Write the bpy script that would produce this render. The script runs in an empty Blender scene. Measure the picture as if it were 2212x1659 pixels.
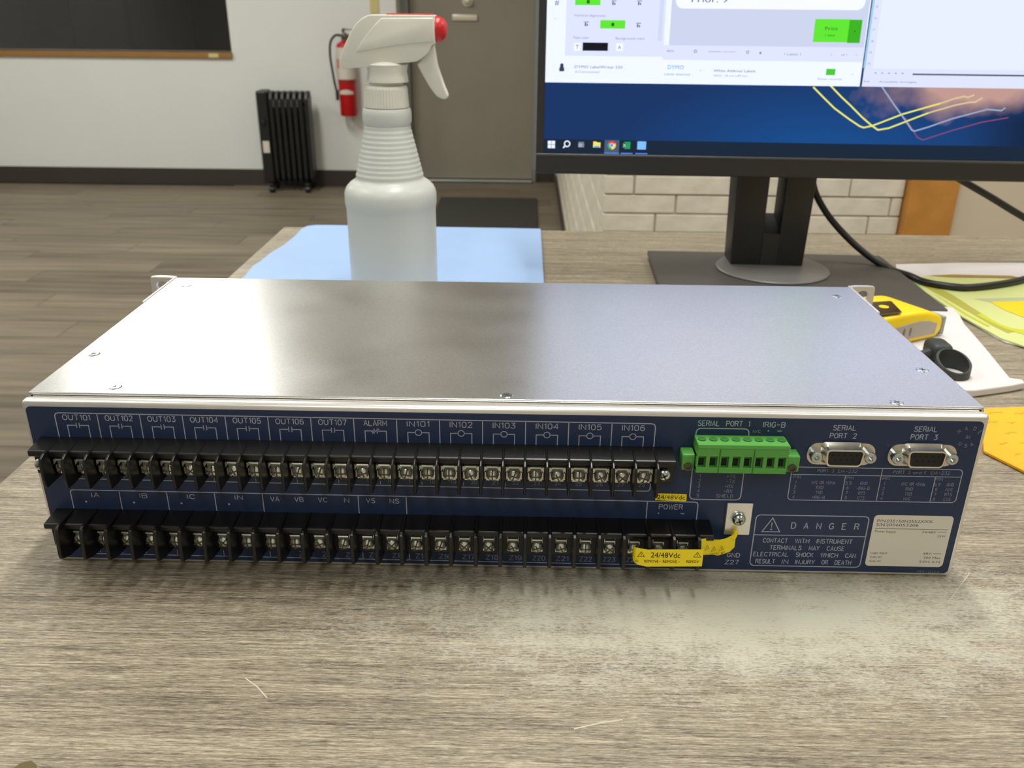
import bpy, bmesh, math, random
from mathutils import Matrix, Vector
random.seed(7)
R = math.radians
scene = bpy.context.scene
COL = scene.collection

# ------------------------------------------------------------------ camera
cam_d = bpy.data.cameras.new('camera')
cam = bpy.data.objects.new('camera', cam_d)
COL.objects.link(cam)
cam.location = (0.0100, -0.36587, 0.26065)
cam.rotation_euler = (1.161103, -0.008726, 0.018938)
cam_d.sensor_width = 36.0
cam_d.lens = 1884.95 / 2212 * 36.0
cam_d.clip_start = 0.02
cam_d.dof.use_dof = True
cam_d.dof.focus_distance = 0.395
cam_d.dof.aperture_fstop = 23.0
scene.camera = cam

# ------------------------------------------------------------------ world, lights, exposure
w = bpy.data.worlds.new('world')
scene.world = w
w.use_nodes = True
w.node_tree.nodes['Background'].inputs[0].default_value = (0.9, 0.95, 1.0, 1)
w.node_tree.nodes['Background'].inputs[1].default_value = 0.15
scene.view_settings.view_transform = 'Standard'
scene.view_settings.look = 'None'
scene.view_settings.exposure = 0.0
scene.view_settings.gamma = 1.0
scene.view_settings.use_curve_mapping = False

FLOOR = -0.92
CEIL = 1.80

def ceiling_lamp_or_fill(x, y, watts, sx=0.6, sy=1.2, col=(1.0, 1.0, 0.955)):
    l = bpy.data.lights.new('ceiling_lamp_or_fill', 'AREA')
    l.shape = 'RECTANGLE'; l.size = sx; l.size_y = sy
    l.energy = watts; l.color = col
    o = bpy.data.objects.new('ceiling_lamp_or_fill', l)
    o.location = (x, y, CEIL - 0.02)
    COL.objects.link(o)

# rows of narrow fluorescent tubes running away from the camera, then two added fills
ceiling_lamp_or_fill(0.13, 0.45, 29, 0.10)
ceiling_lamp_or_fill(-1.7, 0.4, 18, 0.3)
ceiling_lamp_or_fill(-1.7, 3.6, 46, 0.3)
ceiling_lamp_or_fill(-3.6, 3.6, 36, 0.3)
ceiling_lamp_or_fill(-0.5, -1.8, 19, 0.3)
ceiling_lamp_or_fill(-3.6, 0.4, 24, 0.3)
ceiling_lamp_or_fill(1.6, -1.4, 16, 0.3)
ceiling_lamp_or_fill(1.75, 0.75, 22, 0.3)  # added fill lamp, brightens the brick, beige wall and right of the counter
ceiling_lamp_or_fill(-2.9, 7.0, 2.5, 0.3)          # added fill lamp, lifts the unlit room behind the interior window

# ------------------------------------------------------------------ colour and material helpers
def lin(c):
    def f(v):
        v = v / 255.0
        return v / 12.92 if v <= 0.04045 else ((v + 0.055) / 1.055) ** 2.4
    return (f(c[0]), f(c[1]), f(c[2]), 1.0)

def mat(name, rgb, rough=0.5, metal=0.0, spec=0.5, bump=0.0, bscale=200.0, var=0.0, vscale=40.0, sss=0.0, coat=0.0, trans=0.0):
    m = bpy.data.materials.new(name)
    m.use_nodes = True
    nt = m.node_tree
    b = nt.nodes['Principled BSDF']
    b.inputs['Base Color'].default_value = lin(rgb)
    b.inputs['Roughness'].default_value = rough
    b.inputs['Metallic'].default_value = metal
    b.inputs['Specular IOR Level'].default_value = spec
    if coat: b.inputs['Coat Weight'].default_value = coat
    if trans: b.inputs['Transmission Weight'].default_value = trans
    if sss:
        b.inputs['Subsurface Weight'].default_value = sss
        b.inputs['Subsurface Radius'].default_value = (0.01, 0.01, 0.008)
    if var or bump:
        tc = nt.nodes.new('ShaderNodeTexCoord')
        n = nt.nodes.new('ShaderNodeTexNoise')
        nt.links.new(tc.outputs['Object'], n.inputs['Vector'])
        n.inputs['Scale'].default_value = vscale if var else bscale
        n.inputs['Detail'].default_value = 4
        if var:
            mr = nt.nodes.new('ShaderNodeMapRange')
            mr.inputs[1].default_value = 0.3; mr.inputs[2].default_value = 0.7
            mr.inputs[3].default_value = 1 - var; mr.inputs[4].default_value = 1 + var
            nt.links.new(n.outputs['Fac'], mr.inputs[0])
            mx = nt.nodes.new('ShaderNodeVectorMath'); mx.operation = 'SCALE'
            mx.inputs[0].default_value = lin(rgb)[:3]
            nt.links.new(mr.outputs[0], mx.inputs['Scale'])
            nt.links.new(mx.outputs[0], b.inputs['Base Color'])
        if bump:
            n2 = nt.nodes.new('ShaderNodeTexNoise')
            n2.inputs['Scale'].default_value = bscale
            nt.links.new(tc.outputs['Object'], n2.inputs['Vector'])
            bp = nt.nodes.new('ShaderNodeBump')
            bp.inputs['Strength'].default_value = bump
            bp.inputs['Distance'].default_value = 0.002
            nt.links.new(n2.outputs['Fac'], bp.inputs['Height'])
            nt.links.new(bp.outputs[0], b.inputs['Normal'])
    return m

def emat(name, rgb, strength=1.2):
    m = bpy.data.materials.new(name)
    m.use_nodes = True
    nt = m.node_tree
    nt.nodes.clear()
    e = nt.nodes.new('ShaderNodeEmission')
    e.inputs[0].default_value = lin(rgb)
    e.inputs[1].default_value = strength
    o = nt.nodes.new('ShaderNodeOutputMaterial')
    nt.links.new(e.outputs[0], o.inputs[0])
    return m

def N(nt, t, **kw):
    n = nt.nodes.new('ShaderNode' + t)
    for k, v in kw.items():
        setattr(n, k, v)
    return n

# ------------------------------------------------------------------ mesh builder
class MB:
    def __init__(self, M=None):
        self.v = []; self.f = []; self.fm = []; self.M = M or Matrix()
        self.mi = 0
    def add(self, vs, fs):
        o = len(self.v)
        self.v += [tuple(self.M @ Vector(p)) for p in vs]
        self.f += [tuple(i + o for i in f) for f in fs]
        self.fm += [self.mi] * len(fs)
        return self
    def addbm(self, bm):
        bm.verts.index_update()
        self.add([v.co.copy() for v in bm.verts], [[v.index for v in f.verts] for f in bm.faces])
        bm.free()
        return self
    def box(self, x0, x1, y0, y1, z0, z1, bev=0.0, seg=2):
        if not bev:
            vs = [(x, y, z) for x in (x0, x1) for y in (y0, y1) for z in (z0, z1)]
            return self.add(vs, [(0, 1, 3, 2), (4, 6, 7, 5), (0, 4, 5, 1), (2, 3, 7, 6), (0, 2, 6, 4), (1, 5, 7, 3)])
        bm = bmesh.new()
        bmesh.ops.create_cube(bm, size=1)
        for q in bm.verts:
            q.co = (x0 if q.co.x < 0 else x1, y0 if q.co.y < 0 else y1, z0 if q.co.z < 0 else z1)
        bmesh.ops.bevel(bm, geom=list(bm.edges), offset=bev, segments=seg, affect='EDGES', profile=0.5)
        return self.addbm(bm)
    def prism(self, pts, axis, a, b, bev=0.0, seg=2):
        """outline pts (p,q) swept along axis from a to b: x->(y,z) y->(x,z) z->(x,y)"""
        def P(p, t):
            return {'x': (t, p[0], p[1]), 'y': (p[0], t, p[1]), 'z': (p[0], p[1], t)}[axis]
        n = len(pts)
        vs = [P(p, a) for p in pts] + [P(p, b) for p in pts]
        fs = [tuple(range(n)), tuple(range(2 * n - 1, n - 1, -1))] + [(i, i + n, (i + 1) % n + n, (i + 1) % n) for i in range(n)]
        bm = bmesh.new()
        bv = [bm.verts.new(p) for p in vs]
        for f in fs:
            bm.faces.new([bv[i] for i in f])
        bmesh.ops.recalc_face_normals(bm, faces=bm.faces)
        if bev:
            bmesh.ops.bevel(bm, geom=list(bm.edges), offset=bev, segments=seg, affect='EDGES', profile=0.5, clamp_overlap=True)
        return self.addbm(bm)
    def lathe(self, prof, c=(0, 0, 0), axis='z', seg=32, capped=True):
        vs = []; fs = []; n = len(prof)
        for i in range(seg):
            a = 2 * math.pi * i / seg
            for r, h in prof:
                p, q = r * math.cos(a), r * math.sin(a)
                t = {'z': (p, q, h), 'y': (p, h, -q), 'x': (h, p, q)}[axis]
                vs.append((c[0] + t[0], c[1] + t[1], c[2] + t[2]))
        for i in range(seg):
            j = (i + 1) % seg
            for k in range(n - 1):
                fs.append((i * n + k, j * n + k, j * n + k + 1, i * n + k + 1))
        if capped:
            if prof[0][0] > 1e-6: fs.append(tuple(i * n for i in range(seg))[::-1])
            if prof[-1][0] > 1e-6: fs.append(tuple(i * n + n - 1 for i in range(seg)))
        return self.add(vs, fs)
    def tube(self, pts, r, seg=10, smooth=8, flat=None):
        P = [Vector(p) for p in pts]
        if smooth > 1:
            Q = []
            for i in range(len(P) - 1):
                p0 = P[max(i - 1, 0)]; p1 = P[i]; p2 = P[i + 1]; p3 = P[min(i + 2, len(P) - 1)]
                for k in range(smooth):
                    t = k / smooth
                    Q.append(0.5 * ((2 * p1) + (p2 - p0) * t + (2 * p0 - 5 * p1 + 4 * p2 - p3) * t * t + (3 * p1 - p0 - 3 * p2 + p3) * t ** 3))
            Q.append(P[-1]); P = Q
        vs = []; fs = []
        up = Vector((0.13, 0.21, 0.97))
        for i, p in enumerate(P):
            d = (P[min(i + 1, len(P) - 1)] - P[max(i - 1, 0)]).normalized()
            a = d.cross(up).normalized(); b = d.cross(a).normalized()
            for k in range(seg):
                t = 2 * math.pi * k / seg
                ra, rb = (r, r) if flat is None else flat
                vs.append(p + a * math.cos(t) * ra + b * math.sin(t) * rb)
        for i in range(len(P) - 1):
            for k in range(seg):
                l = (k + 1) % seg
                fs.append((i * seg + k, i * seg + l, (i + 1) * seg + l, (i + 1) * seg + k))
        fs.append(tuple(range(seg))); fs.append(tuple(range(len(vs) - 1, len(vs) - seg - 1, -1)))
        return self.add(vs, fs)
    def build(self, name, m, parent=None, smooth=False, loc=None, rot=None):
        me = bpy.data.meshes.new(name)
        me.from_pydata(self.v, [], self.f)
        ms = m if isinstance(m, (list, tuple)) else [m]
        for q in ms:
            me.materials.append(q)
        if len(ms) > 1:
            me.polygons.foreach_set('material_index', self.fm)
        bm = bmesh.new(); bm.from_mesh(me)
        bmesh.ops.recalc_face_normals(bm, faces=bm.faces)
        bm.to_mesh(me); bm.free()
        o = bpy.data.objects.new(name, me)
        COL.objects.link(o)
        if smooth:
            me.polygons.foreach_set('use_smooth', [True] * len(me.polygons))
            me.set_sharp_from_angle(angle=R(smooth if smooth is not True else 40))
        if parent: o.parent = parent
        if loc: o.location = loc
        if rot: o.rotation_euler = rot
        return o

# flat print: lines, frames and letters in a plane (u right, v up, n out of the surface)
_tc = {}
def glyphs(s):
    if s in _tc: return _tc[s]
    cu = bpy.data.curves.new('t', 'FONT')
    cu.body = s; cu.size = 1.0; cu.resolution_u = 2
    ob = bpy.data.objects.new('t', cu)
    COL.objects.link(ob)
    dg = bpy.context.evaluated_depsgraph_get()
    me = bpy.data.meshes.new_from_object(ob.evaluated_get(dg))
    vs = [tuple(v.co) for v in me.vertices]; fs = [tuple(p.vertices) for p in me.polygons]
    bpy.data.objects.remove(ob); bpy.data.curves.remove(cu); bpy.data.meshes.remove(me)
    _tc[s] = (vs, fs)
    return _tc[s]
_H = None
class PR(MB):
    def __init__(self, M, n=0.0):
        super().__init__(M); self.n = n
    def quad(self, u0, v0, u1, v1):
        return self.add([(u0, v0, self.n), (u1, v0, self.n), (u1, v1, self.n), (u0, v1, self.n)], [(0, 1, 2, 3)])
    def poly(self, pts):
        return self.add([(p[0], p[1], self.n) for p in pts], [tuple(range(len(pts)))])
    def line(self, pts, w, close=False):
        P = [Vector(p) for p in pts]; n = len(P); L = []; Rr = []
        for i in range(n):
            a = P[i - 1] if (i or close) else P[i]
            b = P[(i + 1) % n] if (i < n - 1 or close) else P[i]
            d1 = (P[i] - a); d2 = (b - P[i])
            d1 = d1.normalized() if d1.length else d2.normalized()
            d2 = d2.normalized() if d2.length else d1
            t = (d1 + d2).normalized() if (d1 + d2).length > 1e-6 else d1
            nn = Vector((-t.y, t.x)); k = w / 2 / max(0.5, nn.dot(Vector((-d1.y, d1.x))))
            L.append(P[i] + nn * k); Rr.append(P[i] - nn * k)
        vs = [(p.x, p.y, self.n) for p in L] + [(p.x, p.y, self.n) for p in Rr]
        m = n if close else n - 1
        return self.add(vs, [(i, i + n, (i + 1) % n + n, (i + 1) % n) for i in range(m)])
    def ring(self, u, v, r, w, seg=20):
        return self.line([(u + r * math.cos(2 * math.pi * i / seg), v + r * math.sin(2 * math.pi * i / seg)) for i in range(seg)], w, True)
    def disc(self, u, v, r, seg=12, ry=None):
        return self.poly([(u + r * math.cos(2 * math.pi * i / seg), v + (ry or r) * math.sin(2 * math.pi * i / seg)) for i in range(seg)])
    def stext(self, s, u, v, h, wid=None, al='c', rot=0.0, lw=None):
        """engraver's single-stroke lettering"""
        gap = .26; x = 0; st = []
        for ch in s:
            if ch == ' ': x += .62; continue
            w_, ss = _S[ch]
            for q in ss: st.append([(x + p_[0], p_[1]) for p_ in q])
            x += w_ + gap
        x -= gap
        kx = wid / x if wid else h * .92
        off = {'l': 0, 'c': -x * kx / 2, 'r': -x * kx}[al]
        c, sn = math.cos(rot), math.sin(rot)
        for q in st:
            self.line([(u + (a * kx + off) * c - b * h * sn, v + (a * kx + off) * sn + b * h * c) for a, b in q], lw or h * .15)
        return self
    def text(self, s, u, v, h, wid=None, al='c', rot=0.0):
        """s with cap height h, baseline v; al l/c/r about u; wid = total width"""
        global _H
        if _H is None:
            _H = max(p[1] for p in glyphs('H')[0])
        vs, fs = glyphs(s)
        if not vs: return self
        x0 = min(p[0] for p in vs); x1 = max(p[0] for p in vs)
        ky = h / _H; kx = (wid / (x1 - x0)) if wid else ky
        ww = (x1 - x0) * kx
        off = {'l': 0, 'c': -ww / 2, 'r': -ww}[al]
        c, sn = math.cos(rot), math.sin(rot)
        out = []
        for p in vs:
            a, b = (p[0] - x0) * kx + off, p[1] * ky
            out.append((u + a * c - b * sn, v + a * sn + b * c, self.n))
        return self.add(out, fs)

_S = {}
def _sf(spec):
    for ln in spec.strip().split('\n'):
        ch, wd_, *st = ln.split()
        _S[ch] = (float(wd_) / 100, [[(int(q[:2]) / 100.0, int(q[2:]) / 100.0) for q in a.split('-')] for a in st])
_sf("""
A 68 0000-3499-6800 1033-5833
B 64 0000-0099-4299-5692-6078-5660-4253-0053 4253-5846-6427-5808-4200-0000
C 66 6680-5594-3699-1693-0372-0050-0328-1607-3600-5506-6620
D 66 0000-0099-3499-5292-6372-6650-6328-5208-3400-0000
E 58 5800-0000-0099-5899 0053-4453
F 58 0000-0099-5899 0053-4453
G 68 6680-5594-3699-1693-0372-0050-0328-1607-3600-5408-6624-6645-4045
H 64 0000-0099 6400-6499 0053-6453
I 4 0200-0299
J 50 5099-5022-4204-2500-0804-0022
K 64 0000-0099 6499-0036 2558-6400
L 56 0099-0000-5600
M 74 0000-0099-3725-7499-7400
N 64 0000-0099-6400-6499
O 70 3599-1693-0372-0050-0328-1607-3500-5407-6728-7050-6772-5493-3599
P 62 0000-0099-4299-5793-6274-5756-4250-0050
R 64 0000-0099-4299-5793-6276-5759-4253-0053 3853-6400
S 64 6284-5096-3299-1295-0277-1260-3254-5246-6426-5406-3200-1204-0018
T 66 3300-3399 0099-6699
U 64 0099-0027-1007-3200-5407-6427-6499
V 68 0099-3400-6899
W 88 0099-2200-4499-6600-8899
X 64 0000-6499 0099-6400
Y 66 0099-3350-6699 3350-3300
Z 62 0099-6299-0000-6200
0 56 2899-1095-0278-0050-0222-1005-2800-4605-5422-5650-5478-4695-2899
1 24 0078-2099-2000
2 58 0278-1095-2999-4895-5676-4858-0000-5800
3 58 0499-5499-2560-4456-5734-4706-2700-0806-0020
4 62 4600-4699-0030-6230
5 58 5299-0799-0356-2864-4858-5732-4806-2600-0604-0018
6 56 5288-4298-2899-1294-0274-0050-0226-1205-2800-4405-5420-5632-5446-4458-2862-1258-0244
7 56 0099-5699-2000
8 56 2899-1094-0677-1660-4054-5430-4607-2800-1007-0230-1654-4060-5077-4694-2899
9 56 0412-1402-2800-4406-5426-5650-5474-4495-2899-1295-0280-0068-0254-1242-2838-4442-5456
+ 60 3018-3078 0048-6048
- 56 0048-5648
/ 50 0000-5099
, 10 0510-0000
. 10 0400-0404
a 50 5058-5000 5046-2660-0644-0018-2600-5014
n 48 0000-0060 0042-2660-4644-4800
d 50 5099-5000 5046-2660-0644-0018-2600-5014
c 46 4650-2660-0446-0016-2600-4610
""")
def rr(u0, v0, u1, v1, r, seg=4, tl=True, tr=True, br=True, bl=True):
    P = []
    for cx, cy, a0, on, px, py in ((u1 - r, v1 - r, 0, tr, u1, v1), (u0 + r, v1 - r, 90, tl, u0, v1), (u0 + r, v0 + r, 180, bl, u0, v0), (u1 - r, v0 + r, 270, br, u1, v0)):
        if not on: P.append((px, py)); continue
        for i in range(seg + 1):
            a = R(a0 + 90 * i / seg)
            P.append((cx + r * math.cos(a), cy + r * math.sin(a)))
    return P

def tag(o, label=None, cat=None, group=None, kind=None):
    if label: o['label'] = label
    if cat: o['category'] = cat
    if group: o['group'] = group
    if kind: o['kind'] = kind
    return o
def thing(name, label, cat, loc=(0, 0, 0), rz=0.0, group=None):
    o = bpy.data.objects.new(name, None)
    o.empty_display_size = 0.05
    COL.objects.link(o)
    o.location = loc; o.rotation_euler = (0, 0, rz)
    return tag(o, label, cat, group)
def struct(o, label):
    return tag(o, label, kind='structure')
def dup(o, parent, loc=None, rot=None):
    c = o.copy(); COL.objects.link(c); c.parent = parent
    if loc is not None: c.location = loc
    if rot is not None: c.rotation_euler = rot
    return c

# ------------------------------------------------------------------ materials
def laminate():
    m = bpy.data.materials.new('laminate'); m.use_nodes = True
    nt = m.node_tree; L = nt.links.new
    b = nt.nodes['Principled BSDF']
    tc = N(nt, 'TexCoord')
    def noise(sx, sy, det, scale=1.0, rough=0.6):
        mp = N(nt, 'Mapping'); mp.inputs['Scale'].default_value = (sx, sy, 1)
        L(tc.outputs['Object'], mp.inputs[0])
        n = N(nt, 'TexNoise'); n.inputs['Scale'].default_value = scale; n.inputs['Detail'].default_value = det
        n.inputs['Roughness'].default_value = rough
        L(mp.outputs[0], n.inputs['Vector'])
        return n.outputs['Fac']
    n1 = noise(34, 900, 5, rough=0.7); n2 = noise(190, 2300, 4, rough=0.8); n3 = noise(5, 120, 3)
    def math2(op, a, bb):
        q = N(nt, 'Math', operation=op)
        for i, x in enumerate((a, bb)):
            if isinstance(x, (int, float)): q.inputs[i].default_value = x
            else: L(x, q.inputs[i])
        return q.outputs[0]
    g = math2('ADD', math2('MULTIPLY', n1, 0.38), math2('ADD', math2('MULTIPLY', n2, 0.47), math2('MULTIPLY', n3, 0.15)))
    cr = N(nt, 'ValToRGB')
    e = cr.color_ramp.elements
    e[0].position = 0.425; e[0].color = lin((90, 79, 68))
    e[1].position = 0.575; e[1].color = lin((186, 173, 151))
    k = cr.color_ramp.elements.new(0.475); k.color = lin((133, 122, 104))
    k = cr.color_ramp.elements.new(0.525); k.color = lin((150, 140, 119))
    L(g, cr.inputs[0])
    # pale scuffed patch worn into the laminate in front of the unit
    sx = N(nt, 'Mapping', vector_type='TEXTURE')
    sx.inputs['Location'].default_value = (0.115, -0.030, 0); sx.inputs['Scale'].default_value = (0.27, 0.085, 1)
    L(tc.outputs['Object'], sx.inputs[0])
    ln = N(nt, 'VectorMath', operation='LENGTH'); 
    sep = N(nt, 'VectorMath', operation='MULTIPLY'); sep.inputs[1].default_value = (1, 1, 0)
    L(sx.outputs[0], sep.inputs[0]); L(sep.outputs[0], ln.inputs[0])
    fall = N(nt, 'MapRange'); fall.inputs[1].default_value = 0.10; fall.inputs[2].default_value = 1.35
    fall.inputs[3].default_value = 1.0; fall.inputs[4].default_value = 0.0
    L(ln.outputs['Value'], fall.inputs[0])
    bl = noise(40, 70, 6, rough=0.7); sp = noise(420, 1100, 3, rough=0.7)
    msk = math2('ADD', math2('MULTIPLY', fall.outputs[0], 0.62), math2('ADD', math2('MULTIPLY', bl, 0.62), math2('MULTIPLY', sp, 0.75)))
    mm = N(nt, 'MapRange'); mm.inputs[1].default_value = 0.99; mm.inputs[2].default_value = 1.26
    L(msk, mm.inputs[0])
    # thin dark pores of the printed wood
    pr0 = noise(20, 1500, 3, rough=0.6)
    pm0 = N(nt, 'MapRange'); pm0.inputs[1].default_value = 0.56; pm0.inputs[2].default_value = 0.68
    pm0.inputs[3].default_value = 1.0; pm0.inputs[4].default_value = 0.66
    L(pr0, pm0.inputs[0])
    dk = N(nt, 'VectorMath', operation='SCALE'); L(cr.outputs[0], dk.inputs[0]); L(pm0.outputs[0], dk.inputs['Scale'])
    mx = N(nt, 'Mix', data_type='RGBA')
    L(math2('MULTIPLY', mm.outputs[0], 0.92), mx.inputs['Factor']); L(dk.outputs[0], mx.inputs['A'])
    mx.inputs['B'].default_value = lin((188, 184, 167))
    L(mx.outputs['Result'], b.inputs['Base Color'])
    b.inputs['Roughness'].default_value = 0.42
    b.inputs['Specular IOR Level'].default_value = 0.35
    bp = N(nt, 'Bump'); bp.inputs['Strength'].default_value = 0.15; bp.inputs['Distance'].default_value = 0.0005
    L(g, bp.inputs['Height']); L(bp.outputs[0], b.inputs['Normal'])
    return m

def plankmat():
    m = bpy.data.materials.new('plank'); m.use_nodes = True
    nt = m.node_tree; L = nt.links.new
    b = nt.nodes['Principled BSDF']
    tc = N(nt, 'TexCoord'); oi = N(nt, 'ObjectInfo')
    mp = N(nt, 'Mapping'); mp.inputs['Scale'].default_value = (1.6, 26, 1)
    ad = N(nt, 'VectorMath', operation='ADD')
    L(tc.outputs['Object'], ad.inputs[0]); 
    cb = N(nt, 'CombineXYZ'); ml = N(nt, 'Math', operation='MULTIPLY'); ml.inputs[1].default_value = 40
    L(oi.outputs['Random'], ml.inputs[0]); L(ml.outputs[0], cb.inputs[0]); L(ml.outputs[0], cb.inputs[1])
    L(cb.outputs[0], ad.inputs[1]); L(ad.outputs[0], mp.inputs[0])
    n = N(nt, 'TexNoise'); n.inputs['Scale'].default_value = 1.0; n.inputs['Detail'].default_value = 5
    L(mp.outputs[0], n.inputs['Vector'])
    q = N(nt, 'Math', operation='MULTIPLY_ADD'); q.inputs[1].default_value = 0.22; q.inputs[2].default_value = -0.11
    L(oi.outputs['Random'], q.inputs[0])
    s = N(nt, 'Math', operation='ADD'); L(n.outputs['Fac'], s.inputs[0]); L(q.outputs[0], s.inputs[1])
    cr = N(nt, 'ValToRGB'); e = cr.color_ramp.elements
    e[0].position = 0.25; e[0].color = lin((95, 85, 72))
    e[1].position = 0.75; e[1].color = lin((138, 127, 108))
    L(s.outputs[0], cr.inputs[0]); L(cr.outputs[0], b.inputs['Base Color'])
    b.inputs['Roughness'].default_value = 0.5
    b.inputs['Specular IOR Level'].default_value = 0.3
    return m

def brickmat():
    m = mat('painted_brick', (222, 214, 196), 0.75, bump=0.9, bscale=38, var=0.10, vscale=14)
    return m

def covermetal():
    m = bpy.data.materials.new('plated_steel'); m.use_nodes = True
    nt = m.node_tree; L = nt.links.new
    b = nt.nodes['Principled BSDF']
    b.inputs['Metallic'].default_value = 1.0
    tc = N(nt, 'TexCoord')
    n = N(nt, 'TexNoise'); n.inputs['Scale'].default_value = 900; n.inputs['Detail'].default_value = 3
    L(tc.outputs['Object'], n.inputs['Vector'])
    n2 = N(nt, 'TexNoise'); n2.inputs['Scale'].default_value = 22; n2.inputs['Detail'].default_value = 4
    L(tc.outputs['Object'], n2.inputs['Vector'])
    a = N(nt, 'Math', operation='MULTIPLY_ADD'); a.inputs[1].default_value = 0.10; a.inputs[2].default_value = 0.25
    L(n2.outputs['Fac'], a.inputs[0]); L(a.outputs[0], b.inputs['Roughness'])
    cr = N(nt, 'ValToRGB'); e = cr.color_ramp.elements
    e[0].position = 0.3; e[0].color = lin((214, 213, 210)); e[1].position = 0.7; e[1].color = lin((228, 227, 225))
    L(n.outputs['Fac'], cr.inputs[0]); L(cr.outputs[0], b.inputs['Base Color'])
    bp = N(nt, 'Bump'); bp.inputs['Strength'].default_value = 0.05; bp.inputs['Distance'].default_value = 0.0002
    L(n.outputs['Fac'], bp.inputs['Height']); L(bp.outputs[0], b.inputs['Normal'])
    return m

M_lam = laminate()
M_plank = plankmat()
M_brick = brickmat()
M_mortar = mat('mortar', (192, 184, 164), 0.9, bump=0.4, bscale=120)
M_wall = mat('white_wall_paint', (222, 223, 218), 0.7, var=0.012, vscale=3)
M_beige = mat('beige_wall_paint', (214, 200, 176), 0.7, var=0.015, vscale=4)
M_ceil = mat('ceiling_paint', (230, 230, 225), 0.9)
M_base = mat('dark_baseboard', (58, 50, 46), 0.5, var=0.06, vscale=6)
M_cover = covermetal()
M_panelmetal = mat('panel_edge_aluminium', (236, 232, 226), 0.34, 0.85, var=0.03, vscale=60)
M_blue = mat('navy_panel_paint', (31, 46, 77), 0.42, 0.0, 0.4, var=0.03, vscale=300)
M_ink = mat('pale_silkscreen_ink', (158, 162, 176), 0.6)
M_ink2 = mat('fine_silkscreen_ink', (122, 126, 144), 0.6)
M_black = mat('black_plastic', (15, 14, 13), 0.33, 0.0, 0.5)
M_nickel = mat('nickel_plate', (216, 216, 202), 0.2, 0.8, var=0.08, vscale=300)
M_zinc = mat('zinc_screw', (205, 212, 212), 0.22, 1.0)
M_slot = mat('recess_shadow_metal', (92, 88, 74), 0.4, 0.8)
M_green = mat('green_plastic', (84, 156, 66), 0.42, var=0.03, vscale=200)
M_dark = mat('dark_hole', (10, 10, 10), 0.8)
M_dsub = mat('tin_shell', (222, 216, 204), 0.28, 1.0)
M_white = mat('white_label_paper', (212, 206, 192), 0.55)
M_yel = mat('yellow_tape', (244, 218, 8), 0.4, var=0.02, vscale=80)
M_blk = mat('black_print', (30, 26, 14), 0.6)
M_greyprint = mat('grey_print', (96, 92, 90), 0.6)
M_bottle = mat('milky_plastic', (206, 209, 202), 0.36, 0, 0.45, sss=0.25)
M_trig = mat('white_plastic', (218, 216, 204), 0.3, 0, 0.5)
M_red = mat('red_plastic', (196, 22, 24), 0.35)
M_cloth = mat('light_blue_sheet', (152, 180, 220), 0.6, var=0.015, vscale=30, bump=0.1, bscale=500)
M_mon = mat('monitor_black', (34, 32, 31), 0.45)
M_monedge = mat('monitor_grey_edge', (74, 72, 72), 0.4)
M_basegrey = mat('stand_dark_grey', (72, 69, 66), 0.5)
M_disc = mat('stand_disc_grey', (112, 109, 107), 0.45)
M_cable = mat('cable_black', (20, 22, 20), 0.42)
M_paper = mat('white_paper', (216, 209, 207), 0.7, var=0.012, vscale=15)
M_ygreen = mat('pale_lime_print', (206, 212, 140), 0.35)
M_lime = mat('lime_print', (196, 200, 40), 0.35)
M_olive = mat('olive_print', (172, 168, 70), 0.4)
M_sage = mat('sage_print', (176, 184, 140), 0.4)
M_brown = mat('ochre_print', (160, 122, 48), 0.4)
M_orange = mat('orange_envelope', (236, 172, 22), 0.7, bump=0.15, bscale=150, var=0.02, vscale=40)
M_orink = mat('brown_handwriting', (196, 124, 20), 0.8)
M_tapey = mat('tape_case_yellow', (240, 206, 10), 0.38)
M_tapegrey = mat('grey_label', (172, 162, 148), 0.55, var=0.05, vscale=120)
M_chrome = mat('steel_clip', (120, 116, 110), 0.2, 1.0)
M_rubber = mat('dark_rubber', (44, 48, 44), 0.55)
M_greyplas = mat('grey_hook', (150, 154, 142), 0.5)
M_door = mat('bronze_door_paint', (146, 139, 125), 0.38, 0.0, 0.5, var=0.05, vscale=2.5)
M_pale = mat('pale_highlight_metal', (222, 212, 194), 0.35, 0.3)  # highlights on the door hardware are put into this pale colour
M_alu = mat('aluminium', (176, 180, 180), 0.3, 1.0)
M_jamb = mat('grey_door_frame', (150, 154, 152), 0.4, 0.3)
M_mat = mat('charcoal_mat', (56, 54, 50), 0.95, bump=0.4, bscale=300)
M_heat = mat('heater_black', (24, 23, 23), 0.4)
M_heatlt = mat('heater_ridge', (70, 68, 68), 0.4)
M_oak = mat('oak_trim', (196, 136, 62), 0.5, var=0.10, vscale=18)
M_sill = mat('stained_sill', (150, 108, 52), 0.5, var=0.06, vscale=10)
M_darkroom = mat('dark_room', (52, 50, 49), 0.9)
M_glass = mat('window_glass', (255, 255, 255), 0.03, trans=1.0)
M_extred = mat('extinguisher_red', (186, 14, 16), 0.35)
M_extlab = mat('extinguisher_label', (208, 200, 186), 0.5)
M_strip = mat('pale_yellow_strip', (206, 192, 128), 0.6)

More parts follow.
